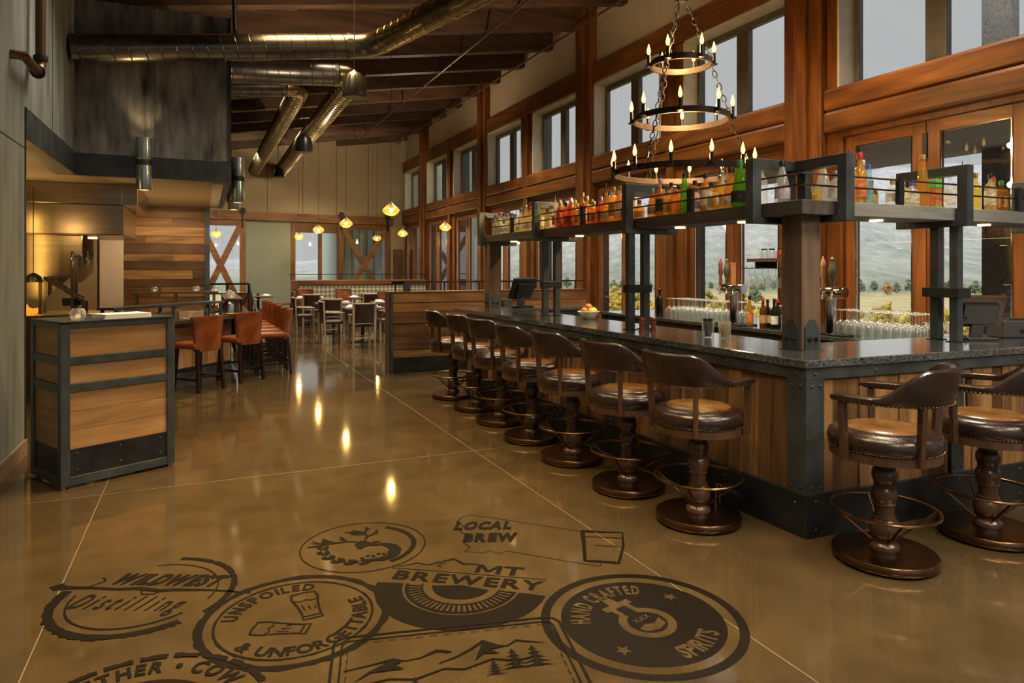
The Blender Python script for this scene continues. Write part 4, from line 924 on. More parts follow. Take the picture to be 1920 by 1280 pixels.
for j in range(4):
    for i in range(10): wglass((5.92 + .095 * j, 4.15 + .098 * i, ZC), 'upside down wine glass, %s from left in front row of right hand rack' % ORD[9 - i] if j == 0 else 'clear wine glass upside down in the rear rows of the right hand rack', 'wine glasses in the right hand rack', s=1.1)
MART = MB().lathe([(.04, 0), (.038, .004), (.005, .01), (.004, .10), (.055, .165)], 12, caps=False).mesh('martini_glass', GLASSD, True)
for i in range(4):
    o = bpy.data.objects.new('martini_glass', MART); C.objects.link(o); o.location = (5.90 + .15 * (i % 2), 3.83 + .15 * (i // 2), ZC); o.scale = (1.25,) * 3
    tag(o, 'clear martini glass beside the right hand wine glass rack', 'glass', 'martini glasses beside the rack')
# wine and liquor bottles, white jar right of them
for i, (x, y, ti, cp, lb, s, desc) in enumerate([(5.86, 6.16, 'amber', 'black', 'orange', 1.12, 'amber bottle with orange label'), (6.0, 6.02, 'dark', 'black', 'cream', 1.0, 'dark bottle with cream label'), (5.88, 5.97, 'brown', 'red', 'tan', 1.06, 'brown bottle with red capsule'), (5.99, 5.86, 'dark', 'red', 'black', 1.02, 'dark red wine bottle with scarlet capsule'), (5.88, 5.80, 'dark', 'black', 'white', 1.06, 'dark wine bottle with white label'), (6.02, 5.72, 'dark', 'red', 'red', 1.0, 'dark wine bottle with red label'), (5.90, 5.66, 'dark', 'red', 'black', 1.0, 'black wine bottle with red capsule nearest the post')]):
    bottle((x, y, ZC), desc + ' on the back counter', 'wine', ti, cp, lb, s)
t = thing('glass_jar', 'small pale patterned glass jar at the foot of the wine bottles', 'jar', (5.83, 5.56, ZC))
MB().lathe([(.055, 0), (.06, .01), (.062, .13)], 16, caps=False).build('glass', GLASSD, t, True); MB().lathe([(.05, .006), (.055, .11)], 16).build('contents', plain('pink_salt', (.55, .42, .40), .8, 0, .5, 60), t)
# clear carafe-like sprayer: first glass at the left end
bottle((5.9, 7.95, ZC), 'dark bottle with steel pourer at the left end of the glass rows', 'shoulder', 'dark', 'silver', None, 1.25, None, True)
# beer taps
def taps(x, y, label, hs):
    t = thing('beer_tap_tower', label, 'beer tap', (x, y, ZC))
    MB().lathe([(.10, 0), (.10, .015), (.052, .02), (.05, .36), (.062, .37), (.062, .40), (.05, .41)], 18).build('column', CHROME, t, True)
    M = Matrix.Translation((0, -.17, .44)) @ Matrix.Rotation(-PI / 2, 4, 'X'); q = MB().lathe([(.055, 0), (.06, .01), (.06, .33), (.055, .34)], 16)
    MB().add([M @ Vector(p) for p in q.v], q.f).build('head', CHROME, t, True)
    MB().box(-.10, .16, -.22, .22, 0, .018).build('drip_tray', STEELD, t)
    for i, (c, kd) in enumerate(hs):
        yy = .11 - .11 * i
        f = MB().tube([(-.05, yy, .44), (-.11, yy, .44), (-.125, yy, .37)], .011, 8).build('faucet', CHROME, t, True)
        m = MB()
        if kd == 'paddle': m.box(-.12, -.10, yy - .03, yy + .03, .48, .74).box(-.125, -.095, yy - .033, yy + .033, .74, .755)
        elif kd == 'carved': m.lathe([(.012, .47), (.022, .50), (.016, .58), (.028, .62), (.022, .70), (.030, .73), (.012, .78), (.004, .81)], 10, (-.11, yy, 0))
        else: m.lathe([(.012, .47), (.014, .55), (.03, .60), (.045, .66), (.03, .72), (.02, .76), (.024, .78), (.008, .80)], 10, (-.11, yy, 0))
        m.build('handle', c, f, kd != 'paddle')
REDW = plain('red_brown_handle', (.20, .06, .035), .45, 0, .3); OLIVE = plain('olive_handle', (.07, .07, .035), .45, 0, .4); TANH = plain('tan_handle', (.42, .20, .10), .5, 0, .3); YEL = plain('amber_handle', (.50, .28, .05), .4, 0, .3)
taps(5.86, 6.42, 'chrome beer tap tower with three carved handles in the middle of the wine glasses', [(REDW, 'carved'), (OLIVE, 'bulb'), (TANH, 'paddle')])
taps(5.86, 5.02, 'chrome beer tap tower just right of the timber post', [(YEL, 'paddle'), (TANH, 'carved'), (OLIVE, 'bulb')])
# hanging glass shelf on the column
t = thing('glass_rack', 'dark wall shelf with hooks for stemware on the timber column', 'shelf', (6.75, 6.3, 1.70))
MB().box(0, .42, -.05, .85, 0, .045).build('board', DARKW[1], t)
for x in (.04, .15, .26, .37): MB().tube([(x, 1.02, -.06), (x, 1.02, -.085), (x, -.05, -.085)], .007, 6).build('rod', IRON, t, True)
for y in (.1, .7): MB().box(.02, .40, y, y + .02, -.09, 0).build('bracket', IRON, t)
for i in range(10):
    o = bpy.data.objects.new('wine_glass', WG); C.objects.link(o); o.location = (6.845 + .11 * (i % 2), 6.25 + .24 * (i // 2), 1.616); o.rotation_euler = (PI, 0, 0); o.scale = (1.1,) * 3
    tag(o, 'clear wine glass hanging from the dark wall shelf', 'glass', 'wine glasses hanging under the shelf')
for i, (y, m) in enumerate([(6.42, GLASSD), (6.55, GLASSD), (6.95, GLASSD), (6.7, BOTM['red'])]):
    t = thing('jar', ['small clear jar with dark lid at the left end of the hanging shelf', 'second clear jar with dark lid on the hanging shelf', 'clear jar on the hanging shelf right of the post', 'red jar on the hanging shelf next to the column'][i], 'jar', (6.9, [6.98, 6.85, 6.4, 6.7][i], 1.746))
    MB().lathe([(.045, 0), (.048, .01), (.048, .09), (.036, .11)], 14).build('glass', m, t, True); MB().lathe([(.038, .11), (.038, .13)], 14).build('lid', BLACK, t)

# things on the bar top
def pos(name, loc, rz, label, body, s=1):
    t = thing(name, label, 'register', loc, rz)
    t.scale = (s,) * 3
    MB().box(-.13, .13, -.13, .13, 0, .025).build('base', BLACK, t, bev=.006)
    MB().bar((0, .02, .02), (0, .05, .15), .09, .04).build('stand', GREYP, t)
    a = math.radians(24); M = Matrix.Translation((0, .04, .25)) @ Matrix.Rotation(-a, 4, 'X')
    for nm, bx, mm in (('housing', (-.19, .19, 0, .045, -.14, .14), body), ('screen', (-.17, .17, -.006, 0, -.12, .12), plain('screen_glass', (.02, .03, .03), .1) if 'screen_glass' not in bpy.data.materials else bpy.data.materials['screen_glass']), ('back_cover', (-.13, .13, .045, .075, -.10, .08), BLACK)):
        q = MB().box(*bx); MB().add([M @ Vector(p) for p in q.v], q.f).build(nm, mm, t, bev=.006)
    MB().tube([(.1, .13, .01), (.16, .16, .05), (.14, .12, .16), (.05, .07, .2)], .006, 6).build('cable', BLACK, t, True)
def printer(loc, rz, label):
    t = thing('receipt_printer', label, 'printer', loc, rz)
    MB().box(-.085, .085, -.11, .11, 0, .14).build('body', GREYP, t, bev=.012); MB().box(-.075, .075, -.10, .05, .14, .15).build('lid', BLACK, t, bev=.004)
    MB().box(-.09, -.084, -.07, -.03, .04, .07).build('switch', BLACK, t)
pos('register_terminal', (4.52, 9.70, 1.0), PI + .35, 'black touch screen register seen from behind at the far end of the bar', BLACK, 1.25)
printer((4.22, 9.62, 1.0), .3, 'grey receipt printer beside the far register')
BRN = plain('brown_housing', (.06, .03, .018), .35, 0, .3)
pos('register_terminal', bp(2.16, .46, CH), PI - .6, 'brown backed touch screen register on the right hand bar', BRN, .92)
printer(bp(2.58, .48, CH), 1.25, 'dark grey receipt printer at the right end of the bar top')
t = thing('fruit_bowl', 'small white bowl of citrus fruit on the bar top', 'bowl', (3.78, 6.35, CH))
MB().lathe([(.05, 0), (.055, .005), (.10, .05), (.12, .085), (.115, .087), (.095, .052), (.05, .012)], 20).build('bowl', PORC, t, True)
for i, (x, y, z, c) in enumerate([(-.05, 0, .085, 'o'), (.05, -.02, .085, 'y'), (.0, .055, .085, 'g'), (.0, -.055, .08, 'y'), (.0, 0, .125, 'o')]):
    cm = {'o': (.62, .22, .02), 'y': (.70, .50, .04), 'g': (.22, .33, .03)}[c]; nm = 'citrus_' + c
    o = MB().ball((0, 0, 0), .043, 14, 9).build({'o': 'orange', 'y': 'lemon', 'g': 'lime'}[c], bpy.data.materials.get(nm) or plain(nm, cm, .4, 0, .1, 30, bump=.1), None, True, (3.78 + x, 6.35 + y, CH + z))
    tag(o, ['orange at the left side of the citrus bowl', 'yellow lemon at the right side of the citrus bowl', 'green lime at the rear of the citrus bowl', 'yellow lemon at the front of the citrus bowl', 'orange on top of the fruit in the citrus bowl'][i], 'fruit')
COPP = plain('copper_red', (.28, .08, .04), .3, .5, .2)
for i, (x, y) in enumerate([(3.50, 4.97), (3.59, 4.93)]):
    t = thing('pepper_mill', ['red brown pepper mill on the bar, left of the two', 'red brown pepper mill on the bar, right of the two'][i], 'pepper mill', (x, y, CH))
    MB().lathe([(.03, 0), (.031, .01), (.022, .04), (.03, .07), (.026, .085)], 14).build('body', COPP, t, True); MB().lathe([(.02, .087), (.028, .1), (.024, .115), (.006, .122)], 14).build('head', COPP, t, True)
for i, (x, y, c) in enumerate([(3.66, 4.30, 'black straws'), (3.74, 4.20, 'wooden picks')]):
    t = thing('tumbler', 'glass tumbler full of %s on the bar top' % c, 'glass', (x, y, CH)); t.scale = (1.15,) * 3
    MB().lathe([(.036, 0), (.038, .004), (.043, .115)], 16, caps=False).build('glass', GLASSD, t, True)
    mm = BLACK if i == 0 else plain('pale_wood_pick', (.60, .42, .16), .6)
    for k in range(16):
        a = k * 2.4; r0 = .026 * math.sqrt((k + .5) / 16); MB().tube([(r0 * math.cos(a) * .8, r0 * math.sin(a) * .8, .006), (r0 * 1.35 * math.cos(a), r0 * 1.35 * math.sin(a), .13 if i == 0 else .105)], .004, 5).build('straw' if i == 0 else 'pick', mm, t)

# ------------------------------------------------------------------ bar stools
def bar_stool():
    t = thing('bar_stool', '', 'bar stool', (0, 0, 0), 0, None)
    MB().lathe([(.262, .012), (.268, .02), (.268, .05), (.262, .058), (.05, .066)], 40).build('base_disc', BRONZE, t, True)
    m = MB()
    for k in range(4): m.lathe([(.014, 0), (.014, .013)], 8, (.21 * math.cos(k * PI / 2 + .6), .21 * math.sin(k * PI / 2 + .6), 0))
    m.build('feet', CHROME, t)
    MB().lathe([(.075, .064), (.077, .085), (.07, .095), (.058, .105), (.058, .125), (.066, .13), (.075, .155), (.078, .185), (.072, .215), (.058, .232), (.060, .236), (.060, .242), (.050, .248), (.049, .305), (.058, .31), (.058, .318), (.052, .324),
                (.064, .345), (.068, .372), (.062, .40), (.05, .414), (.056, .418), (.056, .426), (.052, .43), (.064, .455), (.066, .48), (.06, .505), (.048, .52), (.055, .524), (.055, .532), (.046, .54), (.048, .585)], 20).build('pedestal', STOOLW, t, True)
    fr = MB().torus((0, 0, .285), .272, .0095, 40, 8).build('foot_ring', BRONZE, t, True)
    for k in range(4):
        a = k * PI / 2 + .55; MB().tube([(.06 * math.cos(a), .06 * math.sin(a), .112), (.268 * math.cos(a), .268 * math.sin(a), .285)], .0065, 8).build('strut', BRONZE, t, True)
    MB().lathe([(.05, .578), (.255, .58), (.28, .585), (.28, .628), (.27, .632)], 40).build('seat_apron', STOOLW, t, True)
    MB().lathe([(.272, .63), (.285, .645), (.292, .68), (.283, .712), (.262, .728), (.23, .737), (.12, .742), (.001, .743)], 40).build('seat_cushion', LEATH, t, True)
    MB().lathe([(.205, .736), (.197, .743), (.15, .751), (.001, .755)], 36).build('seat_top_panel', SEATTOP, t, True)
    m = MB()
    for k in range(90): a = 2 * PI * k / 90; m.ball((.284 * math.cos(a), .284 * math.sin(a), .637), .0042, 5, 3)
    m.build('nailhead_trim', BRASS, t)['kind'] = 'stuff'
    # wrap-around backrest: swept padded band; the stool faces +x
    path = []
    for k in range(29):
        ph = math.radians(-105 + 210 * k / 28); path.append((-.30 * math.cos(ph), .30 * math.sin(ph), abs(math.degrees(ph))))
    path = [(.20, -.272, 130), (.14, -.282, 118)] + path + [(.14, .282, 118), (.20, .272, 130)]
    vs = []; fs = []; n = len(path); q = 10
    for i, (x, y, d) in enumerate(path):
        k = min(1, max(0, (d - 38) / 48)); k = k * k * (3 - 2 * k); top = 1.10 - .155 * k; bot = .895 + .006 * k; th = .030 + .004 * k
        nx, ny = (x, y) if d < 106 else (0, y); l = math.hypot(nx, ny); nx, ny = nx / l, ny / l
        zc, hh = (top + bot) / 2, (top - bot) / 2; lean = .035 * (1 - k)
        e = .55 if i in (0, n - 1) else 1
        for a_ in range(q):
            an = 2 * PI * a_ / q + PI / q; cx, cz = math.cos(an), math.sin(an)
            sx = math.copysign(abs(cx) ** .5, cx) * th * e; sz = math.copysign(abs(cz) ** .5, cz) * hh * e
            o = sx + lean * (sz / max(hh, .01) * .5 + .5); vs.append((x + nx * o, y + ny * o, zc + sz))
    for i in range(n - 1):
        fs += [(i * q + a_, (i + 1) * q + a_, (i + 1) * q + (a_ + 1) % q, i * q + (a_ + 1) % q) for a_ in range(q)]
    fs += [tuple(range(q)), tuple((n - 1) * q + a_ for a_ in range(q))[::-1]]
    o = MB().add(vs, fs).build('backrest', LEATH, t, True); o.data.shade_smooth()
    m = MB()
    for i in range(64):
        u = i / 63 * (n - 1); k = int(min(n - 2, u)); f_ = u - k; x = path[k][0] * (1 - f_) + path[k + 1][0] * f_; y = path[k][1] * (1 - f_) + path[k + 1][1] * f_; l = math.hypot(x, y); m.ball((x + x / l * .033, y + y / l * .033, .908), .0042, 5, 3)
    m.build('back_nailheads', BRASS, t)['kind'] = 'stuff'
    for d in (-128, -42, 42, 128):
        a = math.radians(d); x, y = (-.285 * math.cos(a), .285 * math.sin(a)); 
        if abs(d) > 90: x, y = (.13, .277 * (1 if d > 0 else -1))
        x2, y2 = (x * 1.06, y * 1.06) if abs(d) < 90 else (x + .01, y * 1.02)
        MB().bar((x, y, .59), (x2, y2, .905), .030, .042, (-x, -y, 0)).build('spindle', STOOLW, t, bev=.004)
    return t
bs = bar_stool()
spots = [(2.898, 3.50, .10), (2.851, 4.22, .06), (2.844, 5.04, -.02), (2.835, 5.80, -.05), (2.86, 6.59, .12), (2.88, 7.34, .02), (2.86, 8.10, -.12)]
LB = ['nearest bar stool of the long row, beside the pipe stub', 'second bar stool from the near end of the long row', 'third bar stool from the near end of the long row', 'fourth and middle bar stool of the long row', 'third bar stool from the far end of the long row', 'second bar stool from the far end of the long row', 'farthest bar stool of the long row, before the plank partition']
for i, (x, y, rz) in enumerate(spots):
    lab = 'brown leather ' + LB[i]
    if i == 0: bs.location = (x, y, 0); bs.rotation_euler = (0, 0, rz); bs['label'] = lab; bs['group'] = 'bar stools along the long bar'
    else: dup(bs, (x, y, 0), rz, lab)
for i, (x, y, rz) in enumerate([(3.449, 2.60, PI / 2 + .42), (4.33, 2.575, PI / 2 + .42)]):
    dup(bs, (x, y, 0), rz, ['brown leather bar stool turned left, in front of the bar end near its corner', 'brown leather bar stool second from the corner, cut by the right edge of the photo'][i])['group'] = 'bar stools at the right hand bar'
# ------------------------------------------------------------------ ducts
def duct(label, segs, mats, r):
    """segs: list of polylines; straight spiral duct with raised seams"""
    t = thing('air_duct', label, 'duct', segs[0][0])
    O = Vector(segs[0][0])
    for i, (pts, mt) in enumerate(zip(segs, mats)):
        P = [Vector(p) - O for p in pts]
        MB().tube(P, r, 20).build('tube' if len(P) == 2 else 'elbow', mt, t, True)
        if len(P) == 2:
            L_ = (P[1] - P[0]).length; d = (P[1] - P[0]) / L_; a = d.orthogonal().normalized(); b = d.cross(a); n = int(L_ / .17); m = MB()
            for k in range(n):
                c = P[0] + d * (L_ * (k + .5) / n)
                ring = [c + (a * math.cos(2 * PI * q / 20) + b * math.sin(2 * PI * q / 20)) * (r + .002) + d * (.10 * (q / 20 - .5)) for q in range(21)]
                m.tube(ring, .007, 4)
            m.build('spiral_seam', mt, t)
            for e in (P[0], P[1] - d * .06):
                M = Matrix.Translation(e) @ d.to_track_quat('Z', 'Y').to_matrix().to_4x4(); q = MB().lathe([(r, 0), (r + .008, 0), (r + .008, .06), (r, .06)], 20, caps=False)
                MB().add([M @ Vector(p) for p in q.v], q.f).build('collar', mt, t)
    return t
def elbow(p, a, b, R_, n=7):  # arc from point p-a*R to p+b*R
    out = []
    for k in range(n):
        u = k / (n - 1); c0 = Vector(p) - Vector(a) * R_; c1 = Vector(p) + Vector(b) * R_
        out.append(tuple(c0.lerp(Vector(p), u).lerp(Vector(p).lerp(c1, u), u)))
    return out
def vn(*v): return Vector(v).normalized()
a = vn(3.45, 0, .5); b = vn(.28, -1, .0); p = Vector((2.12, 9.3, 4.66)); r = .165
duct('dark spiral duct crossing in front of the steel bulkhead and bending towards the viewer', [[(-1.38, 9.3, 4.15), tuple(p - a * .3)], elbow(p, a, b, .3), [tuple(p + b * .3), tuple(p + b * 4.8)]], [DUCTD, DUCTD, DUCTM], r)
a = vn(2.18, 0, .17); b = Vector((0, 1, 0)); p = Vector((2.52, 12.3, 5.09))
duct('large spiral duct running along the ceiling to the far wall, right of two', [[(.345, 12.3, 4.92), tuple(p - a * .35)], elbow(p, a, b, .35), [tuple(p + b * .35), (2.54, 25.90, 5.09)]], [DUCTD, DUCTM, DUCTM], .22)
p = Vector((1.72, 13.5, 5.08)); a = vn(1.4, 0, .14)
duct('spiral duct running along the ceiling to the far wall, left of two', [[(.345, 13.5, 4.94), tuple(p - a * .3)], elbow(p, a, b, .3), [tuple(p + b * .3), (1.66, 25.77, 5.06)]], [DUCTD, DUCTM, DUCTM], .19)
# hanging bell speakers
t0 = None
for x, y, z, lab in [(1.72, 8.55, 3.91, 'black bell shaped pendant speaker nearest, by the duct elbow'), (1.667, 12.78, 3.88, 'black bell shaped pendant speaker, middle of three along the ducts'), (2.10, 21.9, 4.55, 'black bell shaped pendant speaker, farthest of three along the ducts')]:
    if t0 is None:
        t0 = thing('pendant_speaker', lab, 'speaker', (x, y, z), 0, 'pendant speakers')
        MB().lathe([(.135, -.17), (.148, -.16), (.15, -.12), (.14, -.04), (.115, .06), (.075, .13), (.03, .155), (.02, .17)], 22).build('body', BLACK, t0, True)
        m = MB()
        for k in range(11): an = 2 * PI * k / 11; m.tube([(.147 * math.cos(an), .147 * math.sin(an), -.10), (.137 * math.cos(an), .137 * math.sin(an), .0), (.105 * math.cos(an), .105 * math.sin(an), .09)], .009, 6)
        m.build('ribs', BLACK, t0, True)
        MB().lathe([(.12, -.175), (.13, -.168)], 22).build('grille', GREYP, t0)
        MB().tube([(0, 0, .16), (0, 0, 1.65)], .006, 6).build('cable', IRON, t0)
    else: dup(t0, (x, y, z), 0, lab, (1.15, 1.15, 1.0) if y > 20 else None)
# pendant lamps
t0 = None
for x, y, lab in [(3.304, 12.94, 'amber glass pendant lamp, largest and nearest of the hanging lamps'), (6.02, 17.69, 'amber glass pendant lamp hanging before the tall windows, nearer of the right pair'), (3.267, 17.26, 'amber glass pendant lamp second from the near end of the middle row'), (5.886, 21.55, 'amber glass pendant lamp hanging at the far right corner'), (3.075, 20.47, 'amber glass pendant lamp third from the near end of the middle row'), (3.112, 25.2, 'small amber glass pendant lamp before the far window'), (5.95, 25.4, 'amber glass pendant lamp before the right crossed sliding door'), (.40, 24.4, 'amber glass pendant lamp before the left crossed sliding door')]:
    if t0 is None:
        t0 = thing('pendant_lamp', lab, 'pendant lamp', (x, y, 2.74), 0, 'amber pendant lamps')
        MB().lathe([(.03, .13), (.06, .10), (.12, .05), (.16, .0), (.165, -.02), (.14, -.06), (.085, -.10), (.05, -.115)], 20, caps=False).build('glass_shade', AMBERSH, t0, True)
        MB().ball((0, 0, -.02), .038, 12, 8, 1.2).build('bulb', BULBP, t0, True)
        MB().lathe([(.022, .03), (.03, .05), (.03, .14), (.012, .16)], 12).build('socket', RUST, t0, True)
        MB().tube([(0, 0, .15), (0, 0, zb(x) - 2.70)], .005, 6).build('rod', IRON, t0)
    else:
        d = dup(t0, (x, y, 2.74), R.uniform(0, 6), lab)
        if y > 24:
            for c in d.children:
                if c.name.startswith('rod'): c.scale.z = (zb(x) - 2.6) / (zb(3.3) - 2.6)
    lamp('pendant_light', 'POINT', (x, y, 2.64), 15, (1, .68, .28), .05)
# sprinkler pipes under the beams
def pipe(label, x, z, y0, y1, r=.022):
    t = thing('sprinkler_pipe', label, 'pipe', (x, y0, z)); MB().tube([(0, 0, 0), (0, y1 - y0, 0)], r, 8).build('pipe', RUST, t, True)
    m = MB(); y = 12.6 - 4.59
    while y < y1:
        if y > y0: m.tube([(0, y - y0, 0), (0, y - y0, .45)], .006, 5).lathe([(.014, -.07), (.02, -.05), (.008, -.04), (.008, 0)], 8, (0, y - y0 + .4, 0))
        y += 3.06
    m.build('hangers_and_heads', RUST, t)
pipe('thin sprinkler pipe running under the beams down the middle of the room', 5.09, 6.20, -2, 24.5)
pipe('thin dark sprinkler pipe running along the top of the window wall', 6.70, 6.32, -2, 25.5)
# wall pipe
t = thing('wall_pipe', 'rusty brown drain pipe with an elbow on the grey wall at upper left', 'pipe', (WL + .09, 7.30, 3.36))
MB().tube([(0, 0, .12), (0, 0, 2.4)], .04, 12).build('pipe', RUST, t, True)
MB().tube([(0, 0, .14), (0, -.01, .06), (0, -.06, .0), (0, -.16, -.02)], .045, 12).build('elbow', RUST, t, True)
for z, y in ((.13, 0),): MB().lathe([(.058, -.02), (.058, .02)], 14, (0, y, z)).build('coupling', IRON, t)
M = Matrix.Translation((0, -.12, -.02)) @ Matrix.Rotation(PI / 2, 4, 'X'); q = MB().lathe([(.058, -.02), (.058, .02)], 14); MB().add([M @ Vector(p) for p in q.v], q.f).build('coupling', IRON, t)
MB().tube([(0, -.15, -.02), (0, -.62, -.02), (-.09, -.63, -.02)], .038, 12).build('spout', RUST, t, True)
tag(MB().tube([(0, 0, 0), (-.06, -.35, 1.3)], .03, 8).build('slanting_pipe', BLACK, None, True, (.40, 9.55, 4.3)), 'black slanting pipe at the top of the steel bulkhead corner', 'pipe')
# cylinder sconces
def sconce(loc, rz, lab, lit=True):
    t = thing('wall_sconce', lab, 'sconce', loc, rz, 'cylinder sconces on the kitchen bulkhead')
    for z0, z1 in ((-.32, -.02), (.05, .32)): MB().lathe([(.088, z0), (.092, z0 + .008), (.092, z1)], 24, (0, -.11, 0), caps=False).build('cylinder', plain('zinc', (.30, .36, .38), .25, .9, .15, 4, stretch=(1, 1, .3)) if 'zinc' not in bpy.data.materials else bpy.data.materials['zinc'], t, True)
    MB().lathe([(.088, -.02), (.088, .05)], 24, (0, -.11, 0)).build('band', STEELD, t, True)
    MB().box(-.05, .05, -.03, 0, -.2, .14).build('mount', STEELD, t)
    for z in (-.29, .29): MB().lathe([(.06, z - .004), (.06, z + .004)], 16, (0, -.11, 0)).build('bulb', bpy.data.materials.get('sconce_glow') or glow('sconce_glow', (1, .6, .22), 7), t)
    c, s_ = math.cos(rz), math.sin(rz); px, py = loc[0] + .11 * s_, loc[1] - .11 * c
    lamp('sconce_up', 'SPOT', (px, py, loc[2] + .33), 24, (1, .66, .3), .05, (PI, 0, 0), angle=1.5); lamp('sconce_down', 'SPOT', (px, py, loc[2] - .33), 12, (1, .66, .3), .05, angle=1.5)
sconce((-.66, 9.655, 2.90), 0, 'grey metal cylinder sconce on the front of the steel bulkhead')
sconce((KX + .01, 10.5, 2.87), PI / 2, 'grey metal cylinder sconce at the right corner of the bulkhead, nearer of two')
sconce((KX + .01, 11.8, 2.87), PI / 2, 'grey metal cylinder sconce on the side of the bulkhead, farther of two')

# ------------------------------------------------------------------ chandelier
CX, CY = 4.58, 5.80
t = thing('chandelier', 'three tier iron ring chandelier with candle bulbs above the bar', 'chandelier', (CX, CY, 2.615))
def hoop(z, r, n, cand_r, off):
    h = MB().lathe([(r - .012, z - .03), (r + .012, z - .03), (r + .012, z + .03), (r - .012, z + .03), (r - .012, z - .03)], 64, caps=False).build('ring', RINGM, t, True)
    for k in range(n):
        a = 2 * PI * k / n + off; x, y = (r + .03) * math.cos(a), (r + .03) * math.sin(a)
        c = MB().lathe([(.012, z - .03), (.035, z - .02), (.037, z - .01), (.018, z - .005), (.018, z + .105)], 10, (x, y, 0)).box(x - .012, x + .012, y - .012, y + .012, z - .02, z + .01).build('candle', IRON, t, True)
        MB().lathe([(.008, z + .106), (.019, z + .13), (.021, z + .15), (.012, z + .19), (.002, z + .225)], 10, (x, y, 0)).build('bulb', HOODF, c, True)
hoop(0, .70, 12, 0, .25); hoop(.565, .485, 8, 0, .1); hoop(1.145, .305, 6, 0, .5)
def chain(p0, p1):
    p0, p1 = Vector(p0), Vector(p1); L_ = (p1 - p0).length; n = max(3, int(L_ / .062)); d = (p1 - p0) / L_; a = d.orthogonal().normalized(); b = d.cross(a); m = MB()
    for k in range(n):
        c = p0 + d * L_ * (k + .5) / n; s = a if k % 2 else b
        m.tube([c + d * .040 * math.cos(q * PI / 5) + s * .021 * math.sin(q * PI / 5) for q in range(10)], .0055, 5, True)
    m.build('chain', IRON, t)
for k in range(3):
    a = 2 * PI * k / 3 + 1.45; c, s_ = math.cos(a), math.sin(a)
    chain((.70 * c, .70 * s_, .03), (.485 * c, .485 * s_, .535)); chain((.485 * c, .485 * s_, .595), (.305 * c, .305 * s_, 1.115)); chain((.305 * c, .305 * s_, 1.175), (.04 * c, .04 * s_, 1.80))
MB().lathe([(.008, 1.78), (.06, 1.79), (.07, 1.81), (.03, 1.83), (.012, 1.86)], 12).build('crown_hub', IRON, t, True)
chain((0, 0, 1.86), (0, 0, zb(CX) - 2.6))
for z, p_ in ((2.78, 130), (3.33, 80), (3.9, 60)): lamp('chandelier_light', 'POINT', (CX, CY, z), p_, (1, .62, .24), .04)

# ------------------------------------------------------------------ kitchen
t = thing('kitchen_hood', 'large stainless steel extraction hood under the soffit of the open kitchen', 'hood', (-2.0, 10.6, 2.07))
MB().box(-.9, 1.19, 0, 2.0, .40, .675).build('upper_trim', STAIN, t, bev=.004); MB().box(-.9, 1.025, -.0, 1.9, .0, .395).build('canopy', STAIN, t, bev=.004)
for x in (1.0,): MB().box(x, x + .008, -.006, 0, .4, .675).build('seam', CHROME, t)
MB().box(-.9, 1.0, .02, 1.88, -.012, -.002).build('filter_panel', BRONZE, t)
for i, (x, y) in enumerate([(-.45, .5), (.55, .9)]):
    MB().lathe([(.06, -.03), (.06, -.012)], 14, (x, y, 0)).build('hood_lamp', bpy.data.materials['sconce_glow'], t); lamp('hood_and_fill_light', 'SPOT', (-2.0 + x, 10.6 + y, 2.02), 150, (1, .60, .18), .08, angle=2.3)
lamp('hood_and_fill_light', 'SPOT', (-2.0, 9.9, 2.0), 18, (1, .66, .3), .05, (PI, 0, 0), angle=2.6); lamp('unseen_kitchen_light', 'SPOT', (-.7, 11.9, 1.2), 60, (1, .66, .3), .05, (PI, 0, 0), angle=2.4); lamp('unseen_kitchen_light', 'SPOT', (-.5, 12.6, 2.70), 110, (1, .7, .36), .05, (.5, 0, 0), angle=2.4)  # unseen spots added to brighten hood front, soffit and plank wall
lamp('unseen_kitchen_light', 'POINT', (-1.85, 8.5, 2.2), 9, (1, .62, .22), .06)
lamp('added_streak_light', 'AREA', (-2.14, 9.75, 1.8), 3.2, (1, .60, .14), .05, (PI / 2, 0, 0), size_y=1.1)  # unseen narrow light added for the golden streak on the splash panel
t = thing('steel_side_panel', 'brushed steel splash panel with a slanted lower corner under the hood', 'splash panel', (-1.48, 10.78, 1.2))
MB().prism_m([(-.62, 0), (-.43, 0), (0, .43), (0, .86), (-.62, .86)], -.01, .01, Matrix(((1, 0, 0, 0), (0, 0, -1, 0), (0, 1, 0, 0), (0, 0, 0, 1)))).build('panel', STAIN, t)
MB().box(-.006, .004, -.014, .014, .43, .86).build('edge_trim', CHROME, t)
t = thing('steel_side_panel', 'second brushed steel splash panel deeper in the kitchen beside the white panel', 'splash panel', (-1.50, 12.0, 1.4))
MB().prism_m([(-.3, 0), (-.16, .0), (0, .16), (0, .67), (-.3, .67)], -.01, .01, Matrix(((1, 0, 0, 0), (0, 0, -1, 0), (0, 1, 0, 0), (0, 0, 0, 1)))).build('panel', STAIN, t)
t = thing('heat_lamp', 'black dome heat lamp hanging at the left edge of the kitchen', 'lamp', (-1.93, 10.25, 1.44))
MB().lathe([(.10, 0), (.105, .01), (.085, .07), (.04, .105), (.015, .115)], 18, caps=False).build('dome', BLACK, t, True); MB().tube([(0, 0, .11), (0, 0, 1.2)], .006, 6).build('cord', BLACK, t); MB().lathe([(.104, 0), (.108, .006), (.104, .012)], 18, caps=False).build('rim', CHROME, t, True)
t = thing('cooking_line', 'low stainless cooking counter with embers behind the host stand', 'kitchen counter', (-2.85, 10.35, 0))
MB().box(0, 1.75, 0, 1.1, 0, .98).build('cabinet', STAIN, t); MB().box(-.02, 1.77, -.02, 1.1, .985, 1.02).build('top', STAIN, t, bev=.004)
m = MB(); rr = random.Random(4)
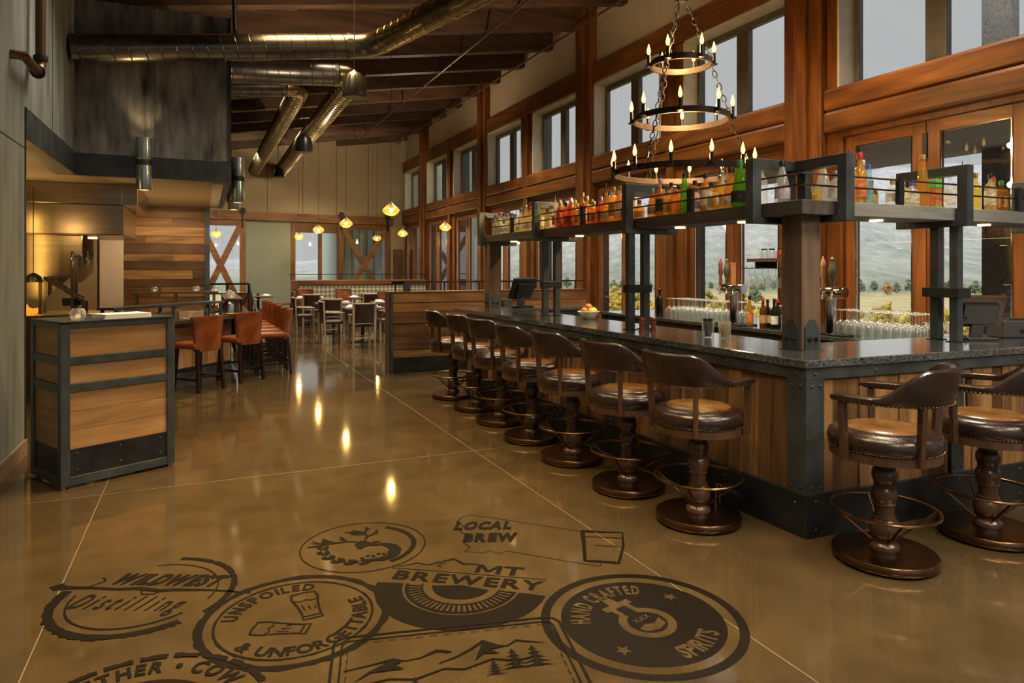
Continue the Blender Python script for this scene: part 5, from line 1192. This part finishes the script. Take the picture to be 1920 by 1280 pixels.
for k in range(26): m.ball((rr.uniform(.4, .85), rr.uniform(.2, .8), 1.04), rr.uniform(.02, .05), 6, 4)
m.build('embers', FIRE, t)['kind'] = 'stuff'
for k in range(4): x = .68 + .07 * k; h = rr.uniform(.04, .10); MB().lathe([(.022, 0), (.026, h * .3), (.012, h * .7), (.001, h)], 6, (x, .35 + .1 * (k % 2), 1.05)).build('flame', FIRE, t)
# Argentine grill with tilting V frame and wheels
t = thing('wood_fired_grill', 'steel grill with sloping frame and crank wheels in the open kitchen', 'grill', (-1.55, 10.37, 1.03))
m = MB()
for y in (0, .28): m.bar((-.33, y, 0), (-.33, y, .44), .035, .035).bar((.02, y, 0), (.02, y, .78), .035, .035).bar((-.28, y, .46), (.14, y, .16), .03, .04).bar((.14, y, .16), (.14, y, -.02), .03, .04).bar((-.28, y, .46), (-.0, y, .50), .025, .025)
m.bar((-.28, 0, .46), (-.28, .28, .46), .03, .03).bar((.14, 0, .16), (.14, .28, .16), .03, .03).bar((.02, 0, .76), (.02, .28, .76), .03, .03).build('frame', STAIN, t)
m = MB()
for k in range(9): m.bar((-.25 + .045 * k, .02, .43 - .032 * k), (-.25 + .045 * k, .27, .43 - .032 * k), .012, .012)
m.build('grill_bars', IRON, t)
for y, x in ((-.06, .03), (.36, .14)):
    M = Matrix.Translation((x, y, .70)) @ Matrix.Rotation(PI / 2, 4, 'Y') ; q = MB().torus((0, 0, 0), .10, .010, 24, 6)
    wv = MB().add([M @ Vector(p) for p in q.v], q.f).build('crank_wheel', CHROME, t, True)
    m = MB()
    for k in range(4): a = k * PI / 4; m.add(*(lambda z: ([M @ Vector(p) for p in z.v], z.f))(MB().tube([(-.1 * math.cos(a), -.1 * math.sin(a), 0), (.1 * math.cos(a), .1 * math.sin(a), 0)], .006, 5)))
    m.build('spokes', CHROME, wv)
MB().box(-.1, .1, .03, .25, .1, .2).build('ash_tray', IRON, t)

# chef counter: diagonal front and a run to the back
CT = .91
P0, P1, P2 = Vector((-1.05, 9.38)), Vector((.70, 11.33)), Vector((.70, 14.6))
dv = (P1 - P0).normalized(); nv = Vector((-dv.y, dv.x))
t = thing('chef_counter', 'dark topped kitchen counter fronted with boards and steel where the orange stools stand', 'counter', (P0.x, P0.y, 0)); O = Vector((P0.x, P0.y, 0))
PW = plain('dark_wood_counter', (.055, .038, .025), .18, 0, .3, 6, coat=.3)
loc_t(MB().prism([tuple(P0), tuple(P1), tuple(P2), (.25, 14.6), (.25, 11.75), tuple(P0 + nv * .6)], CT - .05, CT)).build('top', PW, t, bev=.004)
q0, q1 = P0 + nv * .22, P1 + nv * .22 - dv * .2
loc_t(MB().prism([tuple(q0), tuple(q1), (.48, 14.5), (.3, 14.5), (.3, 11.8), tuple(q0 + nv * .3)], 0, CT - .055)).build('body', STEEL, t)
L_ = (q1 - q0).length; u = .02; k = 0
while u < L_ - .16:
    wd = [.16, .13, .18][k % 3]
    a_ = q0 + dv * u; b_ = q0 + dv * min(u + wd - .004, L_ - .02); o_ = nv * -.02
    loc_t(MB().prism([tuple(a_ + o_), tuple(b_ + o_), tuple(b_), tuple(a_)], .22, .78)).build('board', OAKV, t); u += wd; k += 1
for y in [11.9 + .2 * k for k in range(13)]: loc_t(MB().box(.48, .50, y, y + .19, .22, .78)).build('board', OAKV, t)
# steel guards with glasses and baskets
def guard(label, a, b, z, posts, mtl):
    t = thing('counter_guard', label, 'counter shelf', (a[0], a[1], CT)); a, b = Vector(a), Vector(b); d = (b - a).normalized(); n_ = Vector((-d.y, d.x)) * .14; L_ = (b - a).length
    Z = z - CT; pl = lambda v, zz: (v.x - a.x, v.y - a.y, zz)
    MB().prism([pl(a - n_, 0)[:2], pl(b - n_, 0)[:2], pl(b + n_, 0)[:2], pl(a + n_, 0)[:2]], Z - .035, Z).build('shelf', mtl, t, bev=.003)
    for u in posts:
        for s_ in (-.8, .8):
            v = a + d * L_ * u + n_ * s_; MB().box(v.x - a.x - .022, v.x - a.x + .022, v.y - a.y - .022, v.y - a.y + .022, 0, Z - .035).build('leg', mtl, t)
    return a, d, L_
c0 = P0 + nv * .40 + dv * .35; c1 = P1 + nv * .40 - dv * .30
A_ = guard('steel pass shelf with rows of glasses over the diagonal kitchen counter', tuple(c0), tuple(c1), 1.12, (.03, .5, .97), STEEL)
guard('dark wooden shelf along the kitchen counter where votive candles stand', (.46, 11.95), (.46, 14.4), 1.12, (.05, .5, .95), DARKW[1])
guard('long brown pass shelf in front of the kitchen plank wall', (-1.1, 13.2), (.25, 13.2), 1.21, (.05, .5, .95), DARKW[0])
TUMB = MB().lathe([(.03, 0), (.034, .005), (.038, .10)], 10, caps=False).mesh('tumbler', GLASSD, True)
for k in range(22):
    v = c0 + dv * (.75 + .042 * k * 1.6) + nv * (.03 if k % 2 else -.03)
    if (v - c0).length > (c1 - c0).length - .1: break
    o = bpy.data.objects.new('water_glass', TUMB); C.objects.link(o); o.location = (v.x, v.y, CT); tag(o, 'small clear glass in the row under the steel pass shelf', 'glass', 'glasses under the kitchen pass shelf')
v = c0 + dv * 1.15 - nv * .0
t = thing('wire_basket', 'pale woven basket under the kitchen pass shelf', 'basket', (v.x - nv.x * .27, v.y - nv.y * .27, CT), math.atan2(dv.y, dv.x))
m = MB()
for k in range(5): m.box(-.15, .15, -.07, -.062, .012 + .02 * k, .022 + .02 * k).box(-.15, .15, .062, .07, .012 + .02 * k, .022 + .02 * k)
for k in range(9): m.box(-.15 + .036 * k, -.14 + .036 * k, -.075, -.06, 0, .105)
m.build('weave', plain('basket_cane', (.42, .32, .2), .7, 0, .3, 40), t); MB().box(-.15, .15, -.07, .07, 0, .01).build('base', bpy.data.materials['basket_cane'], t)
v = c0 + dv * 2.0 - nv * .27
t = thing('plate', 'yellow plate on the kitchen counter behind the first orange stool', 'plate', (v.x, v.y, CT)); MB().lathe([(.05, 0), (.11, .015), (.105, .018), (.001, .008)], 18).build('dish', plain('mustard_glaze', (.6, .35, .03), .3), t, True)
for i, (x, y, z) in enumerate([(.44, 12.1, 1.12), (.46, 12.9, 1.12), (.45, 13.7, 1.12), (-.75, 13.2, 1.21), (-.1, 13.2, 1.21), (.22, 13.25, 1.21)]):
    d = dup(V0, (x, y, z), 0, ['clear votive holder at the near end of the dark wooden kitchen shelf', 'clear votive holder in the middle of the dark wooden kitchen shelf', 'clear votive holder at the far end of the dark wooden kitchen shelf', 'clear votive holder at the left of the brown pass shelf', 'clear votive holder in the middle of the brown pass shelf', 'clear votive holder at the right end of the brown pass shelf'][i])
# orange leather counter stools (backrest at -x, faces +x)
def orange_stool():
    t = thing('counter_stool', '', 'counter stool', (0, 0, 0))
    MB().box(-.20, .24, -.22, .22, .555, .64).build('seat', ORANGE, t, bev=.03)
    vs = []; fs = []; nu, nz_ = 10, 7
    for s_ in (0, 1):
        for j in range(nz_ + 1):
            h = j / nz_
            for i in range(nu + 1):
                u = i / nu * 2 - 1; wv_ = .20 + .05 * h ** 2; x = -.20 - .05 * h + .10 * u * u * (.5 + .5 * h) - (0 if s_ else .055) * (1 - .25 * abs(u) ** 4); vs.append((x, u * wv_, .53 + .46 * h - .012 * u * u * (j == nz_)))
    N = (nu + 1) * (nz_ + 1)
    for j in range(nz_):
        for i in range(nu):
            q = j * (nu + 1) + i; fs += [(q, q + nu + 1, q + nu + 2, q + 1), (N + q, N + q + 1, N + q + nu + 2, N + q + nu + 1)]
    for i in range(nu): fs += [(i, i + 1, N + i + 1, N + i), (N - nu - 1 + i, 2 * N - nu - 1 + i, 2 * N - nu + i, N - nu + i)]
    for j in range(nz_): q = j * (nu + 1); fs += [(q, N + q, N + q + nu + 1, q + nu + 1), (q + nu, q + 2 * nu + 1, N + q + 2 * nu + 1, N + q + nu)]
    MB().add(vs, fs).build('backrest', ORANGE, t, True)
    m = MB()
    for sg in (-1, 1): m.tube([(-.245 - .05 * h + .10 * (.5 + .5 * h) , sg * (.19 + .05 * h * h), .54 + .45 * h) for h in [k / 8 for k in range(9)]], .005, 5)
    m.build('nail_trim', BRASS, t)
    for x, y in ((-.20, -.18), (-.20, .18), (.19, -.18), (.19, .18)):
        MB().bar((x, y, .56), (x * 1.22, y * 1.12, 0), .042, .042).build('leg', ESPR, t)
    m = MB(); m.bar((-.22, -.19, .20), (-.22, .19, .20), .02, .03).bar((.21, -.19, .24), (.21, .19, .24), .02, .03).bar((-.22, -.19, .16), (.22, -.19, .16), .02, .03).bar((-.22, .19, .16), (.22, .19, .16), .02, .03).build('stretchers', ESPR, t)
    return t
os_ = orange_stool(); face = math.atan2(nv.y, nv.x)
for i, (x, y, rz, lab) in enumerate([(-.05, 10.02, face - .15, 'tan orange leather counter stool nearest the host stand'), (.50, 10.62, face - .2, 'tan orange leather counter stool second from the host stand at the counter corner')] + [(.98 - .02 * k, 11.12 + .66 * k, PI + .03, 'tan orange leather counter stool, %s from the near end of the row seen side on' % ORD[k]) for k in range(5)]):
    if i == 0: os_.location = (x, y, 0); os_.rotation_euler = (0, 0, rz); os_['label'] = lab; os_['group'] = 'orange stools at the kitchen counter'
    else: dup(os_, (x, y, 0), rz, lab)
# steel railing beyond the counter
t = thing('steel_railing', 'black steel railing with crossed braces at the far end of the kitchen counter', 'railing', (.05, 15.6, 0))
m = MB()
for x in (0, .42, .85): m.bar((x, 0, 0), (x, 0, 1.28), .05, .05)
m.bar((0, 0, 1.28), (.85, 0, 1.28), .05, .04).bar((0, 0, 1.08), (.85, 0, 1.08), .04, .03).build('frame', STEELD, t)
for a, b in (((0, 0, .2), (.42, 0, 1.08)), ((.42, 0, .2), (0, 0, 1.08)), ((.42, 0, .2), (.85, 0, 1.08)), ((.85, 0, .2), (.42, 0, 1.08))): MB().bar(a, b, .02, .03).build('cross_brace', STEELD, t)
MB().bar((.87, 0, 1.25), (.99, -1.0, .55), .035, .05).build('sloping_brace', STEELD, t); MB().bar((.87, 0, .2), (.99, -.8, .75), .025, .035).build('sloping_brace', STEELD, t)

# ------------------------------------------------------------------ partition behind the bar stools
t = thing('plank_partition', 'half height wooden plank partition behind the far bar stools', 'partition', (2.61, 10.25, 0))
MB().box(.01, 3.45, .02, .28, .0, 1.24).build('core', STEELD, t)
z = .235
for k, h in enumerate([.13, .21, .19, .17, .15, .145]):
    xs = [.04] + ([1.25 + .5 * (k % 3)] if k % 2 else []) + [3.45]
    for a, b in zip(xs[:-1], xs[1:]): MB().box(a + .002, b - .002, -.006 * (k % 2), .02, z + .004, z + h - .003).build('plank', RECLV[[0, 2, 1, 3, 3, 1][k]], t)
    z += h
MB().box(.04, 3.45, .0, .02, .0, .232).build('kick_plate', STEELD, t); MB().box(0, .04, -.01, .03, 0, 1.25).build('steel_corner', STEEL, t)
MB().box(-.015, .0, .03, .29, 0, 1.25).build('end_board', DARKW[2], t); MB().box(-.01, 3.45, -.01, .29, 1.232, 1.255).build('cap', RECL[0], t)
m = MB().box(.06, 3.45, .12, .16, 1.385, 1.41)
for x in (.1, .32, .9, 1.5, 2.1, 2.7, 3.3): m.box(x, x + .02, .13, .15, 1.25, 1.39)
m.box(.06, .34, .12, .16, 1.36, 1.41).build('rail', STEELD, t)
MB().box(.24, .34, .1, .18, 1.25, 1.40).build('rail_post_box', STEEL, t)

# ------------------------------------------------------------------ dining area
t = thing('booth_bench', 'long plaid booth bench with wooden cap and rail before the far windows', 'booth', (2.55, 22.0, 0))
def plaid():
    m, nt, out = newmat('plaid_fabric'); L = nt.links; b = nd(nt, 'BsdfPrincipled', Roughness=.9); tcn = nd(nt, 'TexCoord'); sp = nd(nt, 'SeparateXYZ'); L.new(tcn.outputs['Object'], sp.inputs[0])
    def stripes(o, f, ph):
        a = nd(nt, 'Math', operation='MULTIPLY'); a.inputs[1].default_value = f; L.new(sp.outputs[o], a.inputs[0]); s = nd(nt, 'Math', operation='PINGPONG'); s.inputs[1].default_value = .5; L.new(a.outputs[0], s.inputs[0]); g = nd(nt, 'Math', operation='GREATER_THAN'); g.inputs[1].default_value = ph; L.new(s.outputs[0], g.inputs[0]); return g.outputs[0]
    x1, z1, x2, z2 = stripes('X', 7.5, .27), stripes('Z', 7.5, .27), stripes('X', 15, .4), stripes('Z', 15, .4)
    ad = nd(nt, 'Math', operation='ADD'); L.new(x1, ad.inputs[0]); L.new(z1, ad.inputs[1]); ad2 = nd(nt, 'Math', operation='MULTIPLY_ADD'); ad2.inputs[1].default_value = .5; L.new(x2, ad2.inputs[0]); L.new(ad.outputs[0], ad2.inputs[2]); ad3 = nd(nt, 'Math', operation='MULTIPLY_ADD'); ad3.inputs[1].default_value = .5; L.new(z2, ad3.inputs[0]); L.new(ad2.outputs[0], ad3.inputs[2])
    dv_ = nd(nt, 'Math', operation='DIVIDE'); dv_.inputs[1].default_value = 3; L.new(ad3.outputs[0], dv_.inputs[0])
    L.new(ramp(nt, dv_.outputs[0], [(0, (.62, .57, .42)), (.4, (.33, .31, .22)), (.75, (.11, .105, .085))]), b.inputs['Base Color']); L.new(b.outputs[0], out.inputs['Surface']); return m
PL = plaid()
MB().box(0, 4.3, .30, .45, 0, 1.07).build('back_wall', STEELD, t); MB().box(.12, 4.3, .16, .31, .47, 1.06).build('plaid_back', PL, t, bev=.02); MB().box(.12, 4.3, -.35, .2, .36, .48).build('seat_cushion', DLEATH, t, bev=.03); MB().box(.12, 4.3, -.30, .2, 0, .36).build('base', BACKM, t)
MB().box(-.02, 4.32, .14, .48, 1.07, 1.23).build('cap', BARN[0], t, bev=.01); MB().box(-.03, .12, -.34, .48, 0, 1.23).build('end_post', BARN[2], t, bev=.006)
m = MB().box(-.1, 4.3, .29, .32, 1.40, 1.425)
for x in (-.05, 1.5, 2.85, 4.2): m.box(x, x + .02, .295, .315, 1.23, 1.4)
m.build('rail', STEELD, t)
def table(x, y, label, rz=0):
    t = thing('dining_table', label, 'table', (x, y, 0), rz)
    MB().box(-.42, .42, -.42, .42, .72, .755).build('top', DARKW[0], t, bev=.01); MB().lathe([(.05, .02), (.04, .06), (.04, .68), (.12, .72)], 12).build('pedestal', STEELD, t, True); MB().bar((-.32, 0, .015), (.32, 0, .015), .07, .03).bar((0, -.32, .0155), (0, .32, .0155), .07, .03).build('foot', STEELD, t)
    return t
TB = [(2.78, 20.2, 'far dining table set with plates, left of the row before the plaid booth'), (2.95, 17.2, 'middle dining table set with plates before the plaid booth'), (3.20, 15.0, 'nearest dining table set with plates beside the partition end'), (4.3, 20.2, 'dining table before the plaid booth, behind the middle table'), (4.35, 17.2, 'dining table right of the middle table, partly behind the partition'), (.95, 20.0, 'far left dining table beyond the steel railing'), (1.55, 22.3, 'dining table by the beige wall left of the booth')]
PLATE = MB().lathe([(.06, 0), (.13, .014), (.125, .018), (.001, .008)], 18).mesh('plate', PORC, True)
NAP = plain('napkin', (.62, .66, .70), .8)
for i, (x, y, lab) in enumerate(TB):
    table(x, y, lab)
    short = lab.split(',')[0].replace(' set with plates', '')
    for k, (dx, dy) in enumerate([(-.26, -.12), (.26, -.12), (-.2, .26), (.22, .26)]):
        o = bpy.data.objects.new('plate', PLATE); C.objects.link(o); o.location = (x + dx, y + dy, .756); tag(o, 'white plate on the ' + short, 'plate', 'plates on the ' + short)
        n_ = MB().prism([(-.05, -.09), (.05, -.09), (.02, .07), (-.02, .07)], 0, .03).build('napkin', NAP, None, False, (x + dx, y + dy, .774), R.uniform(0, 6), .008); tag(n_, 'pale napkin on the ' + short, 'napkin', 'napkins on the ' + short)
    h = MB().lathe([(.03, 0), (.036, .01), (.036, .10)], 10).build('candle_jar', bpy.data.materials['copper_red'], None, True, (x, y + .05, .756)); tag(h, 'candle jar on the ' + short, 'candle')
def dining_chair(backm, legm, h=.88):
    t = thing('dining_chair', '', 'chair', (0, 0, 0))
    MB().box(-.21, .22, -.22, .22, .42, .49).build('seat', DLEATH, t, bev=.02)
    vs = []; fs = []; n = 8
    for s_ in (0, 1):
        for z in (.50, h):
            for k in range(n + 1): u = k / n * 2 - 1; vs.append((-.215 - (z - .5) * .12 + .06 * u * u - s_ * .04, u * .205, z))
    N = 2 * (n + 1)
    for k in range(n): fs += [(k, k + 1, n + 2 + k, n + 1 + k), (N + k, N + n + 1 + k, N + n + 2 + k, N + k + 1), (n + 1 + k, n + 2 + k, N + n + 2 + k, N + n + 1 + k), (k, N + k, N + k + 1, k + 1)]
    fs += [(0, n + 1, N + n + 1, N), (n, N + n, N + 2 * n + 1, 2 * n + 1)]
    MB().add(vs, fs).build('backrest', backm, t, True)
    MB().tube([(-.285 + .065 * (k / 4 - 1) ** 2, (k / 4 - 1) * .235, h + .01) for k in range(9)], .022, 8).build('top_rail', legm, t, True)
    for y in (-.22, .22):
        MB().bar((-.19, y, 0), (-.225, y, h), .035, .045).build('leg', legm, t); MB().bar((.2, y * .95, 0), (.2, y * .95, .64), .035, .045).build('leg', legm, t)
        MB().tube([(-.22, y * 1.05, .67), (.0, y * 1.12, .66), (.22, y * 1.02, .65)], .018, 6).build('arm', legm, t, True)
    MB().bar((-.19, -.2, .2), (-.19, .2, .2), .02, .02).bar((.2, -.2, .2), (.2, .2, .2), .02, .02).build('stretcher', legm, t)
    return t
dc = dining_chair(DLEATH, LIGHTW); oc = dining_chair(ORANGE, DARKW[2], .96)
CH_ = [(2.72, 16.25, 1.5, 'dark backed dining chair with pale legs, second from the near end of the left row'), (2.98, 14.05, 1.6, 'dark backed dining chair with pale legs, nearest to the partition end'), (2.70, 19.25, 1.5, 'dark backed dining chair with pale legs at the far left table'), (3.75, 15.0, 3.1, 'dark backed dining chair half hidden by the partition end'), (2.25, 17.25, .0, 'dark backed dining chair seen side on left of the middle table'), (4.30, 19.25, 1.55, 'dark backed dining chair behind the nearer tables'), (2.55, 15.05, .05, 'dark backed dining chair seen side on left of the nearest table')]
for i, (x, y, rz, lab) in enumerate(CH_):
    if i == 0: dc.location = (x, y, 0); dc.rotation_euler = (0, 0, rz); dc['label'] = lab; dc['group'] = 'dark dining chairs with pale legs'
    else: dup(dc, (x, y, 0), rz, lab)
OC_ = [(2.82, 21.1, -1.55, 'orange backed dining chair facing the room, left of three before the plaid booth'), (3.95, 21.0, -1.5, 'orange backed dining chair facing the room, middle of three before the plaid booth'), (4.55, 18.1, -1.55, 'orange backed dining chair facing the room, right of three beside the partition'), (1.95, 19.0, PI - .1, 'tan backed dining chair at the far left table beside the aisle'), (.95, 19.1, 1.55, 'dark chair with orange back at the far left table beyond the railing')]
for i, (x, y, rz, lab) in enumerate(OC_):
    if i == 0: oc.location = (x, y, 0); oc.rotation_euler = (0, 0, rz); oc['label'] = lab; oc['group'] = 'orange backed dining chairs'
    else: dup(oc, (x, y, 0), rz, lab)
